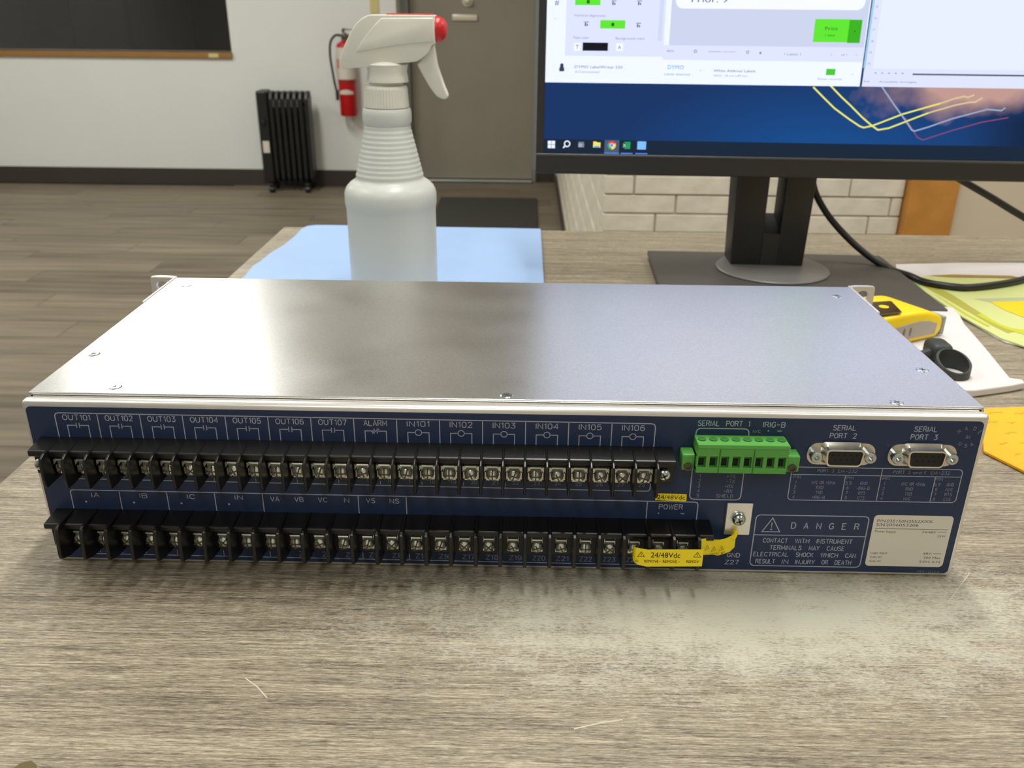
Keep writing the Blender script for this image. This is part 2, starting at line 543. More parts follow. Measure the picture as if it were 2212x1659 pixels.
# ------------------------------------------------------------------ room shell
fl = struct(MB().box(-5.2, 3.2, -3.2, 6.6, FLOOR - 0.06, FLOOR - 0.006).build('floor', mat('subfloor', (110, 97, 80), 0.7)), 'grey-brown wood plank floor')
PL, PW = 1.22, 0.178
pm = MB().box(-PL / 2 + .0012, PL / 2 - .0012, -PW / 2 + .0012, PW / 2 - .0012, -0.0055, 0, 0)
first = pm.build('floor_plank', M_plank, fl)
used = False
row = 0
WALL_Y = 5.85
y = -0.468
while y < 6.35:
    off = [0.0, 0.43, 0.81, 0.22, 0.64][row % 5] * PL
    x = -5.1 + off
    while x < 0.95:
        cx, cy = x, y + PW / 2
        vis = not (cy > 2.0 and cx > 0.95) and not (cy > WALL_Y and cx < -1.5)
        if vis:
            o = first if not used else dup(first, fl)
            used = True
            o.location = (cx, cy, FLOOR)
        x += PL
    y += PW; row += 1

struct(MB().box(-5.2, 3.2, -3.2, 6.6, CEIL, CEIL + 0.1).build('ceiling', M_ceil), 'white ceiling of the room')
# back wall with an opening for the interior window
WY = 5.8
WX1 = -0.862
wx0, wx1, wz0, wz1 = -3.95, -1.968, -0.045, 1.05
wb = MB()
wb.box(-5.2, wx0, WY, WY + .2, FLOOR, CEIL); wb.box(wx1, WX1, WY, WY + .2, FLOOR, CEIL)
wb.box(wx0, wx1, WY, WY + .2, FLOOR, wz0); wb.box(wx0, wx1, WY, WY + .2, wz1, CEIL)
struct(wb.build('wall_back', M_wall), 'white painted back wall with the dark interior window')
wd = MB(); wd.box(WX1, 0.10, 6.06, 6.2, 1.13, CEIL); wd.box(0.075, 0.23, 6.06, 6.2, FLOOR, CEIL); wd.box(WX1, -0.85, 6.0, 6.2, FLOOR, CEIL)
struct(wd.build('wall_door', M_beige), 'short wall around the bronze metal door')
struct(MB().box(-5.3, -5.2, -3.2, 6.6, FLOOR, CEIL).build('wall_left', M_wall), 'white side wall on the left')
struct(MB().box(-5.2, 3.2, -3.3, -3.2, FLOOR, CEIL).build('wall_front', M_wall), 'white wall behind the photographer')
struct(MB().box(3.2, 3.3, -3.2, 2.3, FLOOR, CEIL).build('wall_right', M_beige), 'beige side wall on the right')
struct(MB().box(-5.2, WX1 - 0.001, WY - 0.014, WY - 0.0005, FLOOR, -0.808).build('baseboard_back', M_base), 'dark brown baseboard along the white back wall')
struct(MB().box(0.078, 0.206, 6.046, 6.059, FLOOR, -0.808).build('baseboard_door', M_base), 'short dark baseboard between the door and the brick wall')

# interior window
win = bpy.data.objects.new('window_1', None); COL.objects.link(win); win.location = ((wx0 + wx1) / 2, WY, wz0)
struct(win, 'dark interior window with a brown wooden sill in the white wall')
ww, wh = (wx1 - wx0) / 2, wz1 - wz0
f = MB(); f.box(-ww, -ww + .03, .02, .10, 0, wh); f.box(ww - .012, ww, .02, .10, 0, wh); f.box(-ww, ww, .02, .10, wh - .03, wh)
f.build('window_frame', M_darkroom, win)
MB().box(-ww - .0, ww + .004, -.022, .10, -.036, 0, .004).build('window_sill', M_sill, win)
MB().box(-ww + .03, ww - .012, .055, .061, .0005, wh - .03).build('glass_pane', M_glass, win)
MB().box(ww - .150, ww - .085, -.0245, -.0222, -.032, -.006).build('sill_sticker', M_strip, win)
# the unlit room behind the window pane
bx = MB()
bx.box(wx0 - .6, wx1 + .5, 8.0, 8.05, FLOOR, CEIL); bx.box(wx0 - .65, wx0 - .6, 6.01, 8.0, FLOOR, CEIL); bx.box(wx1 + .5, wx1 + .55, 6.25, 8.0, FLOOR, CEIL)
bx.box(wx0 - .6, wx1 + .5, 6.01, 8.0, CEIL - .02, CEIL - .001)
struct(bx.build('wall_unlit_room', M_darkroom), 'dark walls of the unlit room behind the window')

oc = thing('added_chair_shape', 'dark chair shape added behind the interior window for the dim shapes in its glass', 'chair', (-3.25, 6.75, FLOOR))  # added form, stands for unidentified dim shapes in the window glass
M_dim = mat('dim_shape', (20, 19, 19), 0.9)
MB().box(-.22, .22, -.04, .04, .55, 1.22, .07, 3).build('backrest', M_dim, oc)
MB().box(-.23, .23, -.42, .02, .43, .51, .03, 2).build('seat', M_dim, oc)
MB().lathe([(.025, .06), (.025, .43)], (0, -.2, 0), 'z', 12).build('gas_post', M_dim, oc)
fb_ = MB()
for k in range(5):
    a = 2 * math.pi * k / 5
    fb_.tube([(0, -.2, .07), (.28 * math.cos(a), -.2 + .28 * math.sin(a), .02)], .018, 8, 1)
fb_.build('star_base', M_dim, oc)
cb_ = thing('added_cabinet_shape', 'dark cabinet shape added beside the chair shape for the dim shapes in the window glass', 'cabinet', (-2.62, 7.2, FLOOR))  # second added form for the dim shapes in the glass
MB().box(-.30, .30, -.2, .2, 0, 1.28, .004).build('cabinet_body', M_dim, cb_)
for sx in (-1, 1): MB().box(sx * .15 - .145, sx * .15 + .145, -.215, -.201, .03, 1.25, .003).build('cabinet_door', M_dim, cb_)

# door in its recess
dr = bpy.data.objects.new('door_1', None); COL.objects.link(dr); dr.location = (-0.38, 6.05, FLOOR)
struct(dr, 'bronze-grey metal door with a pale metal threshold and handle')
MB().box(-.425, .425, -.02, .025, .025, 2.03, .002).build('door_slab', M_door, dr)
j = MB(); j.box(-.482, -.428, -.06, .03, 0, 2.09); j.box(.428, .446, -.03, .03, 0, 2.09); j.box(-.482, .446, -.06, .03, 2.035, 2.09)
j.build('door_frame', M_jamb, dr)
MB().box(-.428, .428, -.07, .03, 0.001, .022, .006).build('threshold', M_alu, dr)
hp = MB(); hp.lathe([(0.0, -.075), (.018, -.07), (.024, -.055), (.012, -.045), (.012, -.022)], (-.03, 0, 1.205), 'y', 20)
hp.lathe([(.036, -.032), (.036, -.021)], (-.03, 0, 1.205), 'y', 24)
hp.build('door_knob', M_pale, dr, True)
MB().box(-.135, .035, -.034, -.0205, 1.080, 1.120, .004).build('pull_plate', M_pale, dr, True)
# floor mat before the door
tag(MB().box(-.56, .075, 4.1, 5.42, FLOOR, FLOOR + .012, .004).build('floor_mat', M_mat), 'flat charcoal floor mat lying before the bronze door', 'mat')

# painted brick pier: every brick its own piece; those high up behind the monitor are joined
BY, BX, CH = 2.10, 0.225, 0.0535
bw = struct(MB().box(BX + .008, 1.062, BY + .008, 6.05, FLOOR, CEIL).build('wall_brick', M_mortar), 'cream painted brick wall behind the monitor')
def brick_mesh(lx, ly, name, m=None):
    return MB().box(0, lx, 0, ly, 0, CH - .0042, .0018, 1)
bricks = {}
def put_brick(x, y0, z, lx, ly):
    key = (round(lx, 3), round(ly, 3))
    if key not in bricks:
        bricks[key] = brick_mesh(lx, ly, 'brick').build('brick', M_brick, bw)
        o = bricks[key]
    else:
        o = dup(bricks[key], bw)
    o.location = (x, y0, z)
far = MB()
nz = int((CEIL - FLOOR) / CH)
for r in range(nz):
    z = FLOOR + r * CH + .002
    jut = [0, .0025, -.001, .0015][r % 4]
    # front face
    xs = [BX, BX + [.205, .085, .27, .15][r % 4]]
    while xs[-1] + .30 < 1.062: xs.append(xs[-1] + .30)
    xs.append(1.062)
    for a, b2 in zip(xs[:-1], xs[1:]):
        if b2 - a < .03: continue
        if z < 0.10: put_brick(a + (0 if a == BX else .0018), BY - jut, z, b2 - a - .0036, .05)
        else: far.box(a + .002, b2 - .002, BY - jut, BY + .05, z, z + CH - .0042)
    # long side face
    ys = [BY + .054 - jut, BY + [.12, .27, .19, .33][r % 4]]
    while ys[-1] + .30 < 6.04: ys.append(ys[-1] + .30)
    ys.append(6.04)
    for a, b2 in zip(ys[:-1], ys[1:]):
        if b2 - a < .03: continue
        if z < -0.22: put_brick(BX - jut, a + .002, z, .05, b2 - a - .004)
        else: far.box(BX - jut, BX + .05, a + .002, b2 - .002, z, z + CH - .0042)
tag(far.build('upper_bricks', M_brick, bw), kind='stuff')
struct(MB().box(BX - .014, BX - .004, BY + .02, 6.04, FLOOR, FLOOR + .05).build('dark_strip_brick', M_base), 'low dark strip at the foot of the brick side')  # thin dark strip where the brick side meets the floor
struct(MB().box(1.064, 1.198, BY - .03, BY + .06, FLOOR, CEIL, .003).build('trim_1', M_oak), 'orange oak trim board beside the cream brick')
struct(MB().box(1.199, 3.2, BY, BY + .1, FLOOR, CEIL).build('wall_side', M_beige), 'plain beige wall right of the oak trim')

# ------------------------------------------------------------------ counter
ct = thing('work_counter', 'long wood-grain laminate work counter with a scuffed pale patch', 'counter', (0, 0, FLOOR))
TZ = -FLOOR
MB().box(-.298, 1.60, -.62, .724, TZ - .034, TZ, .0015).build('counter_top', M_lam, ct)
MB().box(-.272, -.25, -.58, .69, 0.001, TZ - .0345).build('side_panel', M_lam, ct)
MB().box(1.55, 1.572, -.58, .69, 0.001, TZ - .0345).build('side_panel', M_lam, ct)
MB().box(-.249, 1.549, .60, .62, 0.25, TZ - .0345).build('modesty_panel', M_lam, ct)

# ------------------------------------------------------------------ oil radiator heater
rd = thing('oil_radiator', 'black oil-filled radiator heater on castors against the white wall', 'heater', (-1.605, 5.64, FLOOR), R(3))
H = .655
for i in range(7):
    x = -.075 + i * .0385
    pr_ = MB()
    pr_.prism([(-.07, .09), (-.07, H - .05), (-.05, H - .012), (.05, H - .012), (.07, H - .05), (.07, .09), (.05, .06), (-.05, .06)], 'x', x - .012, x + .012, .006, 2)
    pr_.box(x - .0165, x + .0165, -.035, .035, H - .05, H - .005, .008)
    pr_.build('radiator_fin', M_heat, rd)
MB().box(-.168, -.096, -.075, .075, .06, H, .012).build('control_housing', M_heat, rd)
MB().box(-.150, -.108, -.0768, -.0752, .262, .338, .0004, 1).build('rating_label', M_white, rd)
MB().lathe([(0, -.098), (.016, -.096), (.018, -.076)], (-.132, 0, .46), 'y', 16).build('thermostat_knob', M_heat, rd, True)
for zz in (.12, H - .09):
    MB().box(-.10, .165, -.012, .012, zz - .012, zz + .012).build('oil_pipe', M_heat, rd)
for i in range(5):
    MB().box(-.062 + i * .0385, -.050 + i * .0385, -.0722, -.0700, H - .10, H - .055).build('fin_vent', M_heatlt, rd)
for x in (-.115, .125):
    MB().box(x - .014, x + .014, -.10, .10, .042, .062, .004).build('castor_bar', M_heat, rd)
    for s in (-1, 1):
        MB().lathe([(.008, -.018), (.0215, -.014), (.0215, .014), (.008, .018)], (x, s * .085, .0216), 'x', 16).build('castor', M_heat, rd, True)

# ------------------------------------------------------------------ fire extinguisher
ex = thing('fire_extinguisher', 'red fire extinguisher with a white label hanging on the white wall', 'extinguisher', (-1.196, 5.727, -.432))
MB().lathe([(.0, .0), (.052, 0), (.057, .008), (.057, .432), (.052, .450), (.034, .462), (.018, .472)], seg=32).build('cylinder', M_extred, ex, True)
MB().lathe([(.0576, .233), (.0576, .43)], seg=32, capped=False).build('instruction_label', M_extlab, ex, True)
MB().lathe([(.0579, .205), (.0579, .232)], seg=32, capped=False).build('red_band', mat('band_dark_red', (150, 16, 16), 0.4), ex, True)
lb = MB()
for i in range(9):
    pass
pts = []
vs = []; fs = []
for i in range(11):
    t = i / 10; a = R(-145 + 105 * t)
    hgt = .030 * (1 - .45 * abs(2 * t - 1) ** 2)
    vs += [(.0582 * math.cos(a), .0582 * math.sin(a), .140), (.0582 * math.cos(a), .0582 * math.sin(a), .140 + hgt)]
fs = [(2 * i, 2 * i + 2, 2 * i + 3, 2 * i + 1) for i in range(10)]
MB().add(vs, fs).build('small_white_label', M_extlab, ex)
vs = []
for i in range(5):
    a = R(-160 + 30 * i / 4)
    vs += [(.0582 * math.cos(a), .0582 * math.sin(a), .30), (.0582 * math.cos(a), .0582 * math.sin(a), .36)]
MB().add(vs, [(2 * i, 2 * i + 2, 2 * i + 3, 2 * i + 1) for i in range(4)]).build('orange_mark', mat('orange_mark', (206, 110, 60), 0.5), ex)
v_ = MB(); v_.lathe([(.018, .472), (.018, .50), (.012, .52), (0, .522)], seg=16)
v_.box(-.012, .075, -.01, .01, .505, .515, .002); v_.box(-.012, .085, -.01, .01, .535, .545, .002); v_.box(-.012, .004, -.01, .01, .51, .54)
v_.build('valve_handle', M_chrome, ex, True)
MB().lathe([(0, -.03), (.014, -.028), (.014, -.016)], (0, 0, .495), 'y', 16).build('pressure_gauge', M_chrome, ex, True)
MB().tube([(-.015, -.01, .500), (-.055, -.02, .502), (-.088, -.025, .46), (-.096, -.025, .38), (-.088, -.025, .29), (-.078, -.02, .20), (-.066, -.015, .14)], .0075).build('hose', M_cable, ex, True)
MB().lathe([(.010, 0), (.012, .06), (.008, .065)], (-.068, -.016, .10), 'z', 12).build('nozzle', M_cable, ex, True)
MB().box(-.03, .03, .040, .0725, .30, .50).build('wall_bracket', M_chrome, ex)

tag(MB().box(-1.030, -.973, WY - .006, WY - .0005, .205, .95).build('yellow_strip', M_strip), 'narrow pale yellow vertical strip on the white wall above the sprayer', 'strip')

# ------------------------------------------------------------------ rack unit
dv = thing('rack_relay_unit', 'silver rack-mount relay unit with a navy rear panel, terminal strips and a plain metal cover', 'electronic device', (0, 0, 0))
TOPZ = 0.0908
MB().box(-.2232, .2232, .0065, .196, .0008, .0890, .0006, 1).build('chassis', M_panelmetal, dv)
cv = MB().box(-.2247, .2247, .0066, .1958, .0893, TOPZ, .0005, 2)
cv.box(-.2247, -.2235, .0066, .1958, .070, .0895); cv.box(.2235, .2247, .0066, .1958, .070, .0895)
cov = cv.build('top_cover', M_cover, dv)
def recess_cross(mb, x, yy, z, r, axis, n):
    t = r * .16
    if axis == 'z':
        mb.box(x - r, x + r, yy - t, yy + t, z, z + n); mb.box(x - t, x + t, yy - r, yy + r, z, z + n)
for i, (x, y) in enumerate([(-.2113, .1781), (-.2158, .0560), (-.1862, .0142), (.0019, .0111), (.1852, .0102), (.2141, .0516), (.2101, .1749)]):
    s = MB(); s.lathe([(0, .0004), (.0026, .0004), (.0031, .0002), (.0034, -.0004)], (0, 0, 0), 'z', 20)
    s.mi = 1; recess_cross(s, 0, 0, .0003, .0016, 'z', .00016)
    s.build('cover_screw', [M_zinc, M_slot], cov, loc=(x, y, TOPZ), rot=(0, 0, i * .9))
# scratch in the cover plating
MB().prism([(.135, .1265), (.181, .1335), (.1812, .1337), (.135, .1268)], 'z', TOPZ - .0001, TOPZ + .00004).build('cover_scratch', M_panelmetal, cov)
# ears of the front plate, seen behind the cover
def plate_with_hole(mb, x0, x1, z0, z1, hx, hz, rx, rz, y0, y1, n=24):
    inn = []; out = []
    for k in range(n):
        a = 2 * math.pi * k / n
        dx, dz = math.cos(a), math.sin(a)
        inn.append((hx + rx * dx, hz + rz * dz))
        t = min([((x1 if dx > 0 else x0) - hx) / dx] if abs(dx) > 1e-6 else [9], [((z1 if dz > 0 else z0) - hz) / dz] if abs(dz) > 1e-6 else [9])[0]
        out.append((hx + dx * t, hz + dz * t))
    for c in ((x0, z0), (x0, z1), (x1, z0), (x1, z1)):          # square the outline at the corners
        k = min(range(n), key=lambda q: (out[q][0] - c[0]) ** 2 + (out[q][1] - c[1]) ** 2)
        d = .0012
        out[k] = (c[0] - d * .3 * (1 if c[0] > hx else -1), c[1] - d * .3 * (1 if c[1] > hz else -1))
    V = [(p[0], y, p[1]) for y in (y0, y1) for ring in (inn, out) for p in ring]
    F = []
    for k in range(n):
        l = (k + 1) % n
        F += [(k, l, n + l, n + k), (2 * n + k, 2 * n + l, 3 * n + l, 3 * n + k), (k, l, 2 * n + l, 2 * n + k), (n + k, n + l, 3 * n + l, 3 * n + k)]
    mb.add(V, F)
for s in (-1, 1):
    e = MB()
    x0, x1 = (-.2418, -.2262) if s < 0 else (.2262, .2418)
    plate_with_hole(e, x0, x1, .0735, .0915, s * .2343, .0848, .0044, .0038, .1945, .1980)
    e.box(x0, x1, .1945, .1980, .004, .0734)
    # folded flange along the side of the case
    a, b = (-.2262, -.2248) if s < 0 else (.2248, .2262)
    e.box(a, b, .143, .1980, .010, .0912, .0004, 1)
    e.build('rack_ear', M_panelmetal, dv)

# rear panel
pan = MB().box(-.2252, .2248, 0, .0062, .0004, .0895, .0019, 3).build('rear_panel', M_panelmetal, dv, 30)
PM = Matrix(((1, 0, 0, 0), (0, 0, -1, 0), (0, 1, 0, 0), (0, 0, 0, 1)))     # u,v,n -> x, -n, z
face = MB(PM)
face.prism(rr(-.2232, .0026, .2224, .0866, .0022), 'z', 0, .0003)
blue = face.build('navy_face', M_blue, pan)
INK = .00036
a_ = PR(PM, INK)          # frames and symbols
class Leg:
    parts = []
    def text(self, *a):
        p_ = PR(PM, INK); p_.stext(*a); Leg.parts.append(p_)
t_ = Leg()                # lettering, one part per legend
class Fine(PR):
    def text(self, *a): return self.stext(*a)
s_ = Fine(PM, INK)        # fine lettering
LW = .00052
UX0 = -.2100; UP = .010045
UXB = [UX0 + UP * k for k in range(29)]
LX0 = -.2107; LP = .0117
LXB = [LX0 + LP * k for k in range(27)]
# upper legend frame
a_.line([(-.2100, .050)] + [(-.2100, .0820)] + rr(-.2100, .06, .0714, .0836, .0022, tl=True, tr=True)[5:10][:0] + [(-.2094, .0832), (-.2080, .0836), (.0694, .0829), (.0708, .0825), (.0714, .0812), (.0712, .048), (.0706, .0470), (.069, .0468), (-.2085, .0484)], LW)
for k in range(1, 14):
    x = -.2100 + .02009 * k
    a_.line([(x, .0836 - .0007 * k / 14), (x, .0695)], LW * .9)
names = ['OUT101', 'OUT102', 'OUT103', 'OUT104', 'OUT105', 'OUT106', 'OUT107', 'ALARM', 'IN101', 'IN102', 'IN103', 'IN104', 'IN105', 'IN106']
for k, nm in enumerate(names):
    c = -.2100 + .02009 * (k + .5)
    dz = -.0008 * k / 13
    t_.text(nm, c, .0800 + dz, .0027, {6: .0130, 5: .0104}[len(nm)] if nm != 'ALARM' else .0107)
    l, r_, zt = c - .0050, c + .0050, .0772 + dz
    if nm.startswith('IN'):
        zt = .0768 + dz
        a_.line([(l, .0700), (l, zt), (c - .0015, zt)], LW * .85); a_.line([(r_, .0700), (r_, zt), (c + .0015, zt)], LW * .85)
        a_.ring(c, zt, .0015, LW * .8)
    else:
        a_.line([(l, .0700), (l, zt), (c - .0007, zt)], LW * .85); a_.line([(r_, .0700), (r_, zt), (c + .0007, zt)], LW * .85)
        a_.line([(c - .0007, zt - .0013), (c - .0007, zt + .0013)], LW * .8); a_.line([(c + .0007, zt - .0013), (c + .0007, zt + .0013)], LW * .8)
        if nm == 'ALARM':
            a_.line([(c - .0017, zt - .0012), (c + .0017, zt + .0012)], LW * .8)
            a_.line([(c - .0021, zt - .0003), (c - .0007, zt - .0004)], LW * .7)
for k in range(28):
    c = UX0 + UP * (k + .5)
    s_.text('%02d' % (k + 1), c + .0008, .0492, .0019, .0028)
    if k % 2: a_.line([(c - .0042, .0482), (c - .0042, .0500)], LW * .6)
# lower legend frame
a_.line([(-.2106, .006), (-.2106, .0408), (-.2101, .0418), (-.2090, .0421), (.0934, .0412), (.0946, .0408), (.0950, .0396), (.0950, .006)], LW)
for k, x in enumerate([-.1866, -.1633, -.1399, -.1165, -.0698, -.0464, .0705]):
    a_.line([(x, .0417 - .001 * (x + .2) / .3), (x, .0300)], LW * .9)
    a_.line([(x + .0004, .0046), (x + .0004, .0085)], LW * .8)
a_.line([(-.2080, .0052), (.0950, .0044)], LW * .8)
for nm, x, wd_ in (('IA', -.1986, .0036), ('IB', -.1750, .0036), ('IC', -.1516, .0036), ('IN', -.1282, .0038)):
    t_.text(nm, x, .0382, .0024, wd_)
    a_.disc(x - .0052, .0355, .00055)
for nm, x, wd_ in (('VA', -.1106, .0042), ('VB', -.0988, .0042), ('VC', -.0872, .0044), ('N', -.0755, .0022), ('VS', -.0638, .0042), ('NS', -.0522, .0044)):
    t_.text(nm, x, .0376, .0025, wd_)
for k in range(24):
    c = LX0 + LP * (k + .5)
    s_.text('Z%d' % (k + 1), c + .0012, .0060, .0026, .0036 if k < 9 else .0060)
t_.text('POWER', .0820, .0370, .0026, .0113)
t_.text('+', .0763, .0337, .0018); a_.line([(.0870, .0346), (.0888, .0346)], LW * .8)
# serial port 1
t_.text('SERIAL', .0959, .0823, .0026, .0098); t_.text('PORT', .1078, .0823, .0026, .0074); t_.text('1', .1146, .0823, .0026)
t_.text('IRIG-B', .1262, .0821, .0026, .0100)
s_.text('N/C', .1185, .0791, .0014, .0034); t_.text('+', .1238, .0793, .0018); a_.line([(.1280, .0802), (.1300, .0802)], LW * .8)
a_.line(rr(.0905, .0428, .1150, .0810, .0022), LW, True)
for i, (n_, b) in enumerate((('1', '+TX'), ('2', '-TX'), ('3', '+RX'), ('4', '-RX'), ('5', 'SHIELD'))):
    z = .0548 - i * .0027
    s_.text(n_, .0945, z, .0018); s_.text(b, (.1092, .1092, .1088, .1086, .1073)[i], z, .0018, .0079 if i == 4 else .0040)
# serial ports 2 and 3
for x, nm in ((.1588, '2'), (.1962, '3')):
    t_.text('SERIAL', x, .0811, .0025, .0104); t_.text('PORT', x - .0022, .0770, .0025, .0078); t_.text(nm, x + .0054, .0770, .0025)
for s, u, v, ro in (('M', .2122, .0808, .75), ('A', .2148, .0822, .25), ('D', .2183, .0822, -.25), ('E', .2206, .0806, -.8), ('IN', .2163, .0778, 0), ('U', .2130, .0744, -.6), ('S', .2162, .0732, 0), ('A', .2193, .0742, .6)):
    s_.text(s, u, v, .0018, None, 'c', ro)
# pin table
a_.line(rr(.1375, .0434, .2178, .0614, .0020), LW * .8, True)
a_.line([(.1375, .0574), (.2178, .0574)], LW * .7)
for x, zt in ((.1632, .0574), (.1800, .0614), (.2056, .0574)):
    a_.line([(x, .0434), (x, zt)], LW * .7)
s_.text('PORT', .1523, .0588, .0016, .0052); s_.text('2', .1570, .0588, .0016); s_.text('EIA-232', .1638, .0588, .0016, .0090)
s_.text('PORT', .1880, .0587, .0016, .0052); s_.text('3', .1927, .0587, .0016); s_.text('and', .1966, .0587, .0016, .0038); s_.text('F', .2005, .0587, .0016); s_.text('EIA-232', .2075, .0587, .0016, .0090)
for x0, x1, pins, sig in ((.1405, .1520, ('1', '2', '3', '4'), ('N/C OR +5Vdc', 'RXD', 'TXD', '+IRIG-B')), (.1655, .1725, ('5,9', '6', '7', '8'), ('GND', '-IRIG-B', 'RTS', 'CTS')),
                          (.1826, .1945, ('1', '2', '3', '4'), ('N/C OR +5Vdc', 'RXD', 'TXD', 'N/C')), (.2076, .2135, ('5,9', '6', '7', '8'), ('GND', 'N/C', 'RTS', 'CTS'))):
    s_.text('PIN', x0, .0553, .0015, .0032)
    for i in range(4):
        z = .0524 - i * .0027
        s_.text(pins[i], x0 - .0003, z, .0016, .0026 if len(pins[i]) > 1 else None)
        s_.text(sig[i], x1 + (.0015 if len(sig[i]) > 9 else 0), z, .0016, {3: .0032, 7: .0062, 12: .0112}[len(sig[i])])
# danger notice
a_.line(rr(.1238, .0053, .1784, .0347, .0022), LW, True)
a_.line([(.1238, .0233), (.1784, .0233)], LW * .8)
a_.line([(.1319, .0331), (.1276, .0252), (.1362, .0252)], LW, True)
a_.poly([(.1316, .0304), (.1322, .0304), (.1320, .0275), (.1318, .0275)]); a_.disc(.1319, .0265, .0005)
for i, ch in enumerate('DANGER'):
    t_.text(ch, .1425 + i * .00614, .0273, .0033)
for txts, z, x0, x1 in ((('CONTACT', 'WITH', 'INSTRUMENT'), .0190, .1288, .1727), (('TERMINALS', 'MAY', 'CAUSE'), .0149, .1326, .1695), (('ELECTRICAL', 'SHOCK', 'WHICH', 'CAN'), .0109, .1251, .1756), (('RESULT', 'IN', 'INJURY', 'OR', 'DEATH'), .0067, .1266, .1740)):
    nch = sum(len(q) for q in txts) + 2.0 * (len(txts) - 1); cw = (x1 - x0) / nch; x = x0
    for q in txts:
        t_.text(q, x, z, .0024, cw * (len(q) - .2), 'l'); x += cw * (len(q) + 2.0)
t_.text('GND', .1152, .0100, .0023, .0062); t_.text('Z27', .1148, .0058, .0024, .0066)
s_.text('195-0129', .2126, .0030, .0010, .0110)
a_.build('printed_frames', M_ink, pan); 
for p_ in Leg.parts: p_.build('printed_legend', M_ink, pan)
tag(s_.build('fine_lettering', M_ink2, pan), kind='stuff')

# identification sticker
st = MB(PM).prism(rr(.1807, .0064, .2190, .0358, .0020), 'z', .0003, .00045)
st.build('identification_label', M_white, dv)
idl = dv.children[-1] if False else bpy.data.objects['identification_label']
p = PR(PM, .0005)
p.text('P/N', .1824, .0318, .0016, .0040, 'l'); p.text('035150H2552XXX', .1870, .0318, .0016, .0222, 'l')
p.text('S/N', .1824, .0296, .0016, .0040, 'l'); p.text('2006053206', .1870, .0296, .0016, .0158, 'l')
p.quad(.1822, .0281, .2172, .02835)
p.text('Power Supply', .1824, .0260, .0012, .0102, 'l'); p.text('24/48V', .2120, .0260, .0012, .0068, 'r'); p.quad(.2126, .0266, .2170, .0268)
p.text('25W', .2170, .0238, .0012, .0040, 'r')
p.text('Logic Input', .1824, .0136, .0012, .0082, 'l'); p.text('48V', .2122, .0136, .0012, .0042, 'r'); p.quad(.2130, .0142, .2170, .0144)
p.text('Volts AC', .1824, .0112, .0011, .0060, 'l'); p.text('300 Max', .2172, .0112, .0012, .0084, 'r')
p.text('Amps AC', .1824, .0088, .0011, .0060, 'l'); p.text('5-PH, 5-N', .2172, .0088, .0012, .0100, 'r')
p.build('printed_text', M_greyprint, idl)

# terminal blocks
def block(nm, body, x0, x1, xs, bar, bth, zc, yc, wings, hw, hh, sr):
    b = MB().prism(body, 'x', x0, x1, .0004, 1).build(nm, M_black, dv)
    bm_ = MB().prism(bar, 'x', -bth / 2, bth / 2, .00035, 1)
    fb = None
    for x in xs:
        if fb is None: fb = bm_.build('barrier', M_black, b, loc=(x, 0, 0))
        else: dup(fb, b, (x, 0, 0))
    protos = []
    for v in range(4):
        s = MB()
        s.box(-hw, hw, .0006, .0016, -hh, hh, .0003, 1)                 # clamp plate
        s.box(-hw * .85, hw * .85, -.0016, .0008, hh - .0009, hh, .0002, 1)  # raised upper lip
        if wings:
            for q in (-1, 1):
                s.prism([(q * hw * .55, hh - .0002), (q * hw * 1.15, hh - .0002), (q * hw * 1.15, hh - .0030)], 'y', -.0014, .0002)
                s.box(q * hw * 1.0 - .0003, q * hw * 1.0 + .0003, -.0006, .0008, -hh * .6, hh * .2)
        s.lathe([(0, -.0024), (sr * .55, -.0023), (sr * .9, -.0016), (sr, -.0006), (sr, .0008)], (0, 0, -.0004), 'y', 16)
        s.mi = 1
        an = v * .42
        for q in range(2):
            c_, n_ = math.cos(an + q * math.pi / 2), math.sin(an + q * math.pi / 2)
            L_, T_ = sr * .92, sr * .11
            if q and v % 2: L_ *= .62
            pts = [(c_ * a + -n_ * bq, n_ * a + c_ * bq - .0004) for a, bq in ((-L_, -T_), (L_, -T_), (L_, T_), (-L_, T_))]
            s.prism(pts, 'y', -.00252, -.0012)
        protos.append(s)
    objs = []
    for k in range(len(xs) - 1):
        v = random.randrange(4)
        c = (xs[k] + xs[k + 1]) / 2
        if v >= len(objs) or objs[v] is None:
            while len(objs) <= v: objs.append(None)
            objs[v] = protos[v].build('terminal_screw', [M_nickel, M_slot], b, 35, loc=(c, yc, zc))
        else:
            dup(objs[v], b, (c, yc, zc))
    return b
ub = block('upper_terminal_block', [(0, .0710), (-.0122, .0698), (-.0127, .0692), (-.0127, .0668), (-.0088, .0660), (-.0084, .0655), (-.0084, .0556), (0, .0540)],
           -.2193, .0803, UXB, [(.0, .0709), (-.0160, .0704), (-.0192, .0692), (-.0203, .0668), (-.0203, .0590), (-.0196, .0548), (-.0182, .0537), (-.0030, .0533), (0, .0530)], .0012, .0606, -.0100, True, .0033, .0044, .0030)
lb_ = block('lower_terminal_block', [(0, .0314), (-.0126, .0304), (-.0131, .0298), (-.0131, .0276), (-.0082, .0268), (-.0078, .0262), (-.0078, .0148), (0, .0135)],
            -.2197, .1015, LXB, [(.0, .0316), (-.0160, .0318), (-.0182, .0308), (-.0195, .0270), (-.0201, .0172), (-.0195, .0150), (-.0135, .0124), (-.0014, .0108), (0, .0108)], .0018, .0208, -.0092, False, .0030, .0043, .0029)
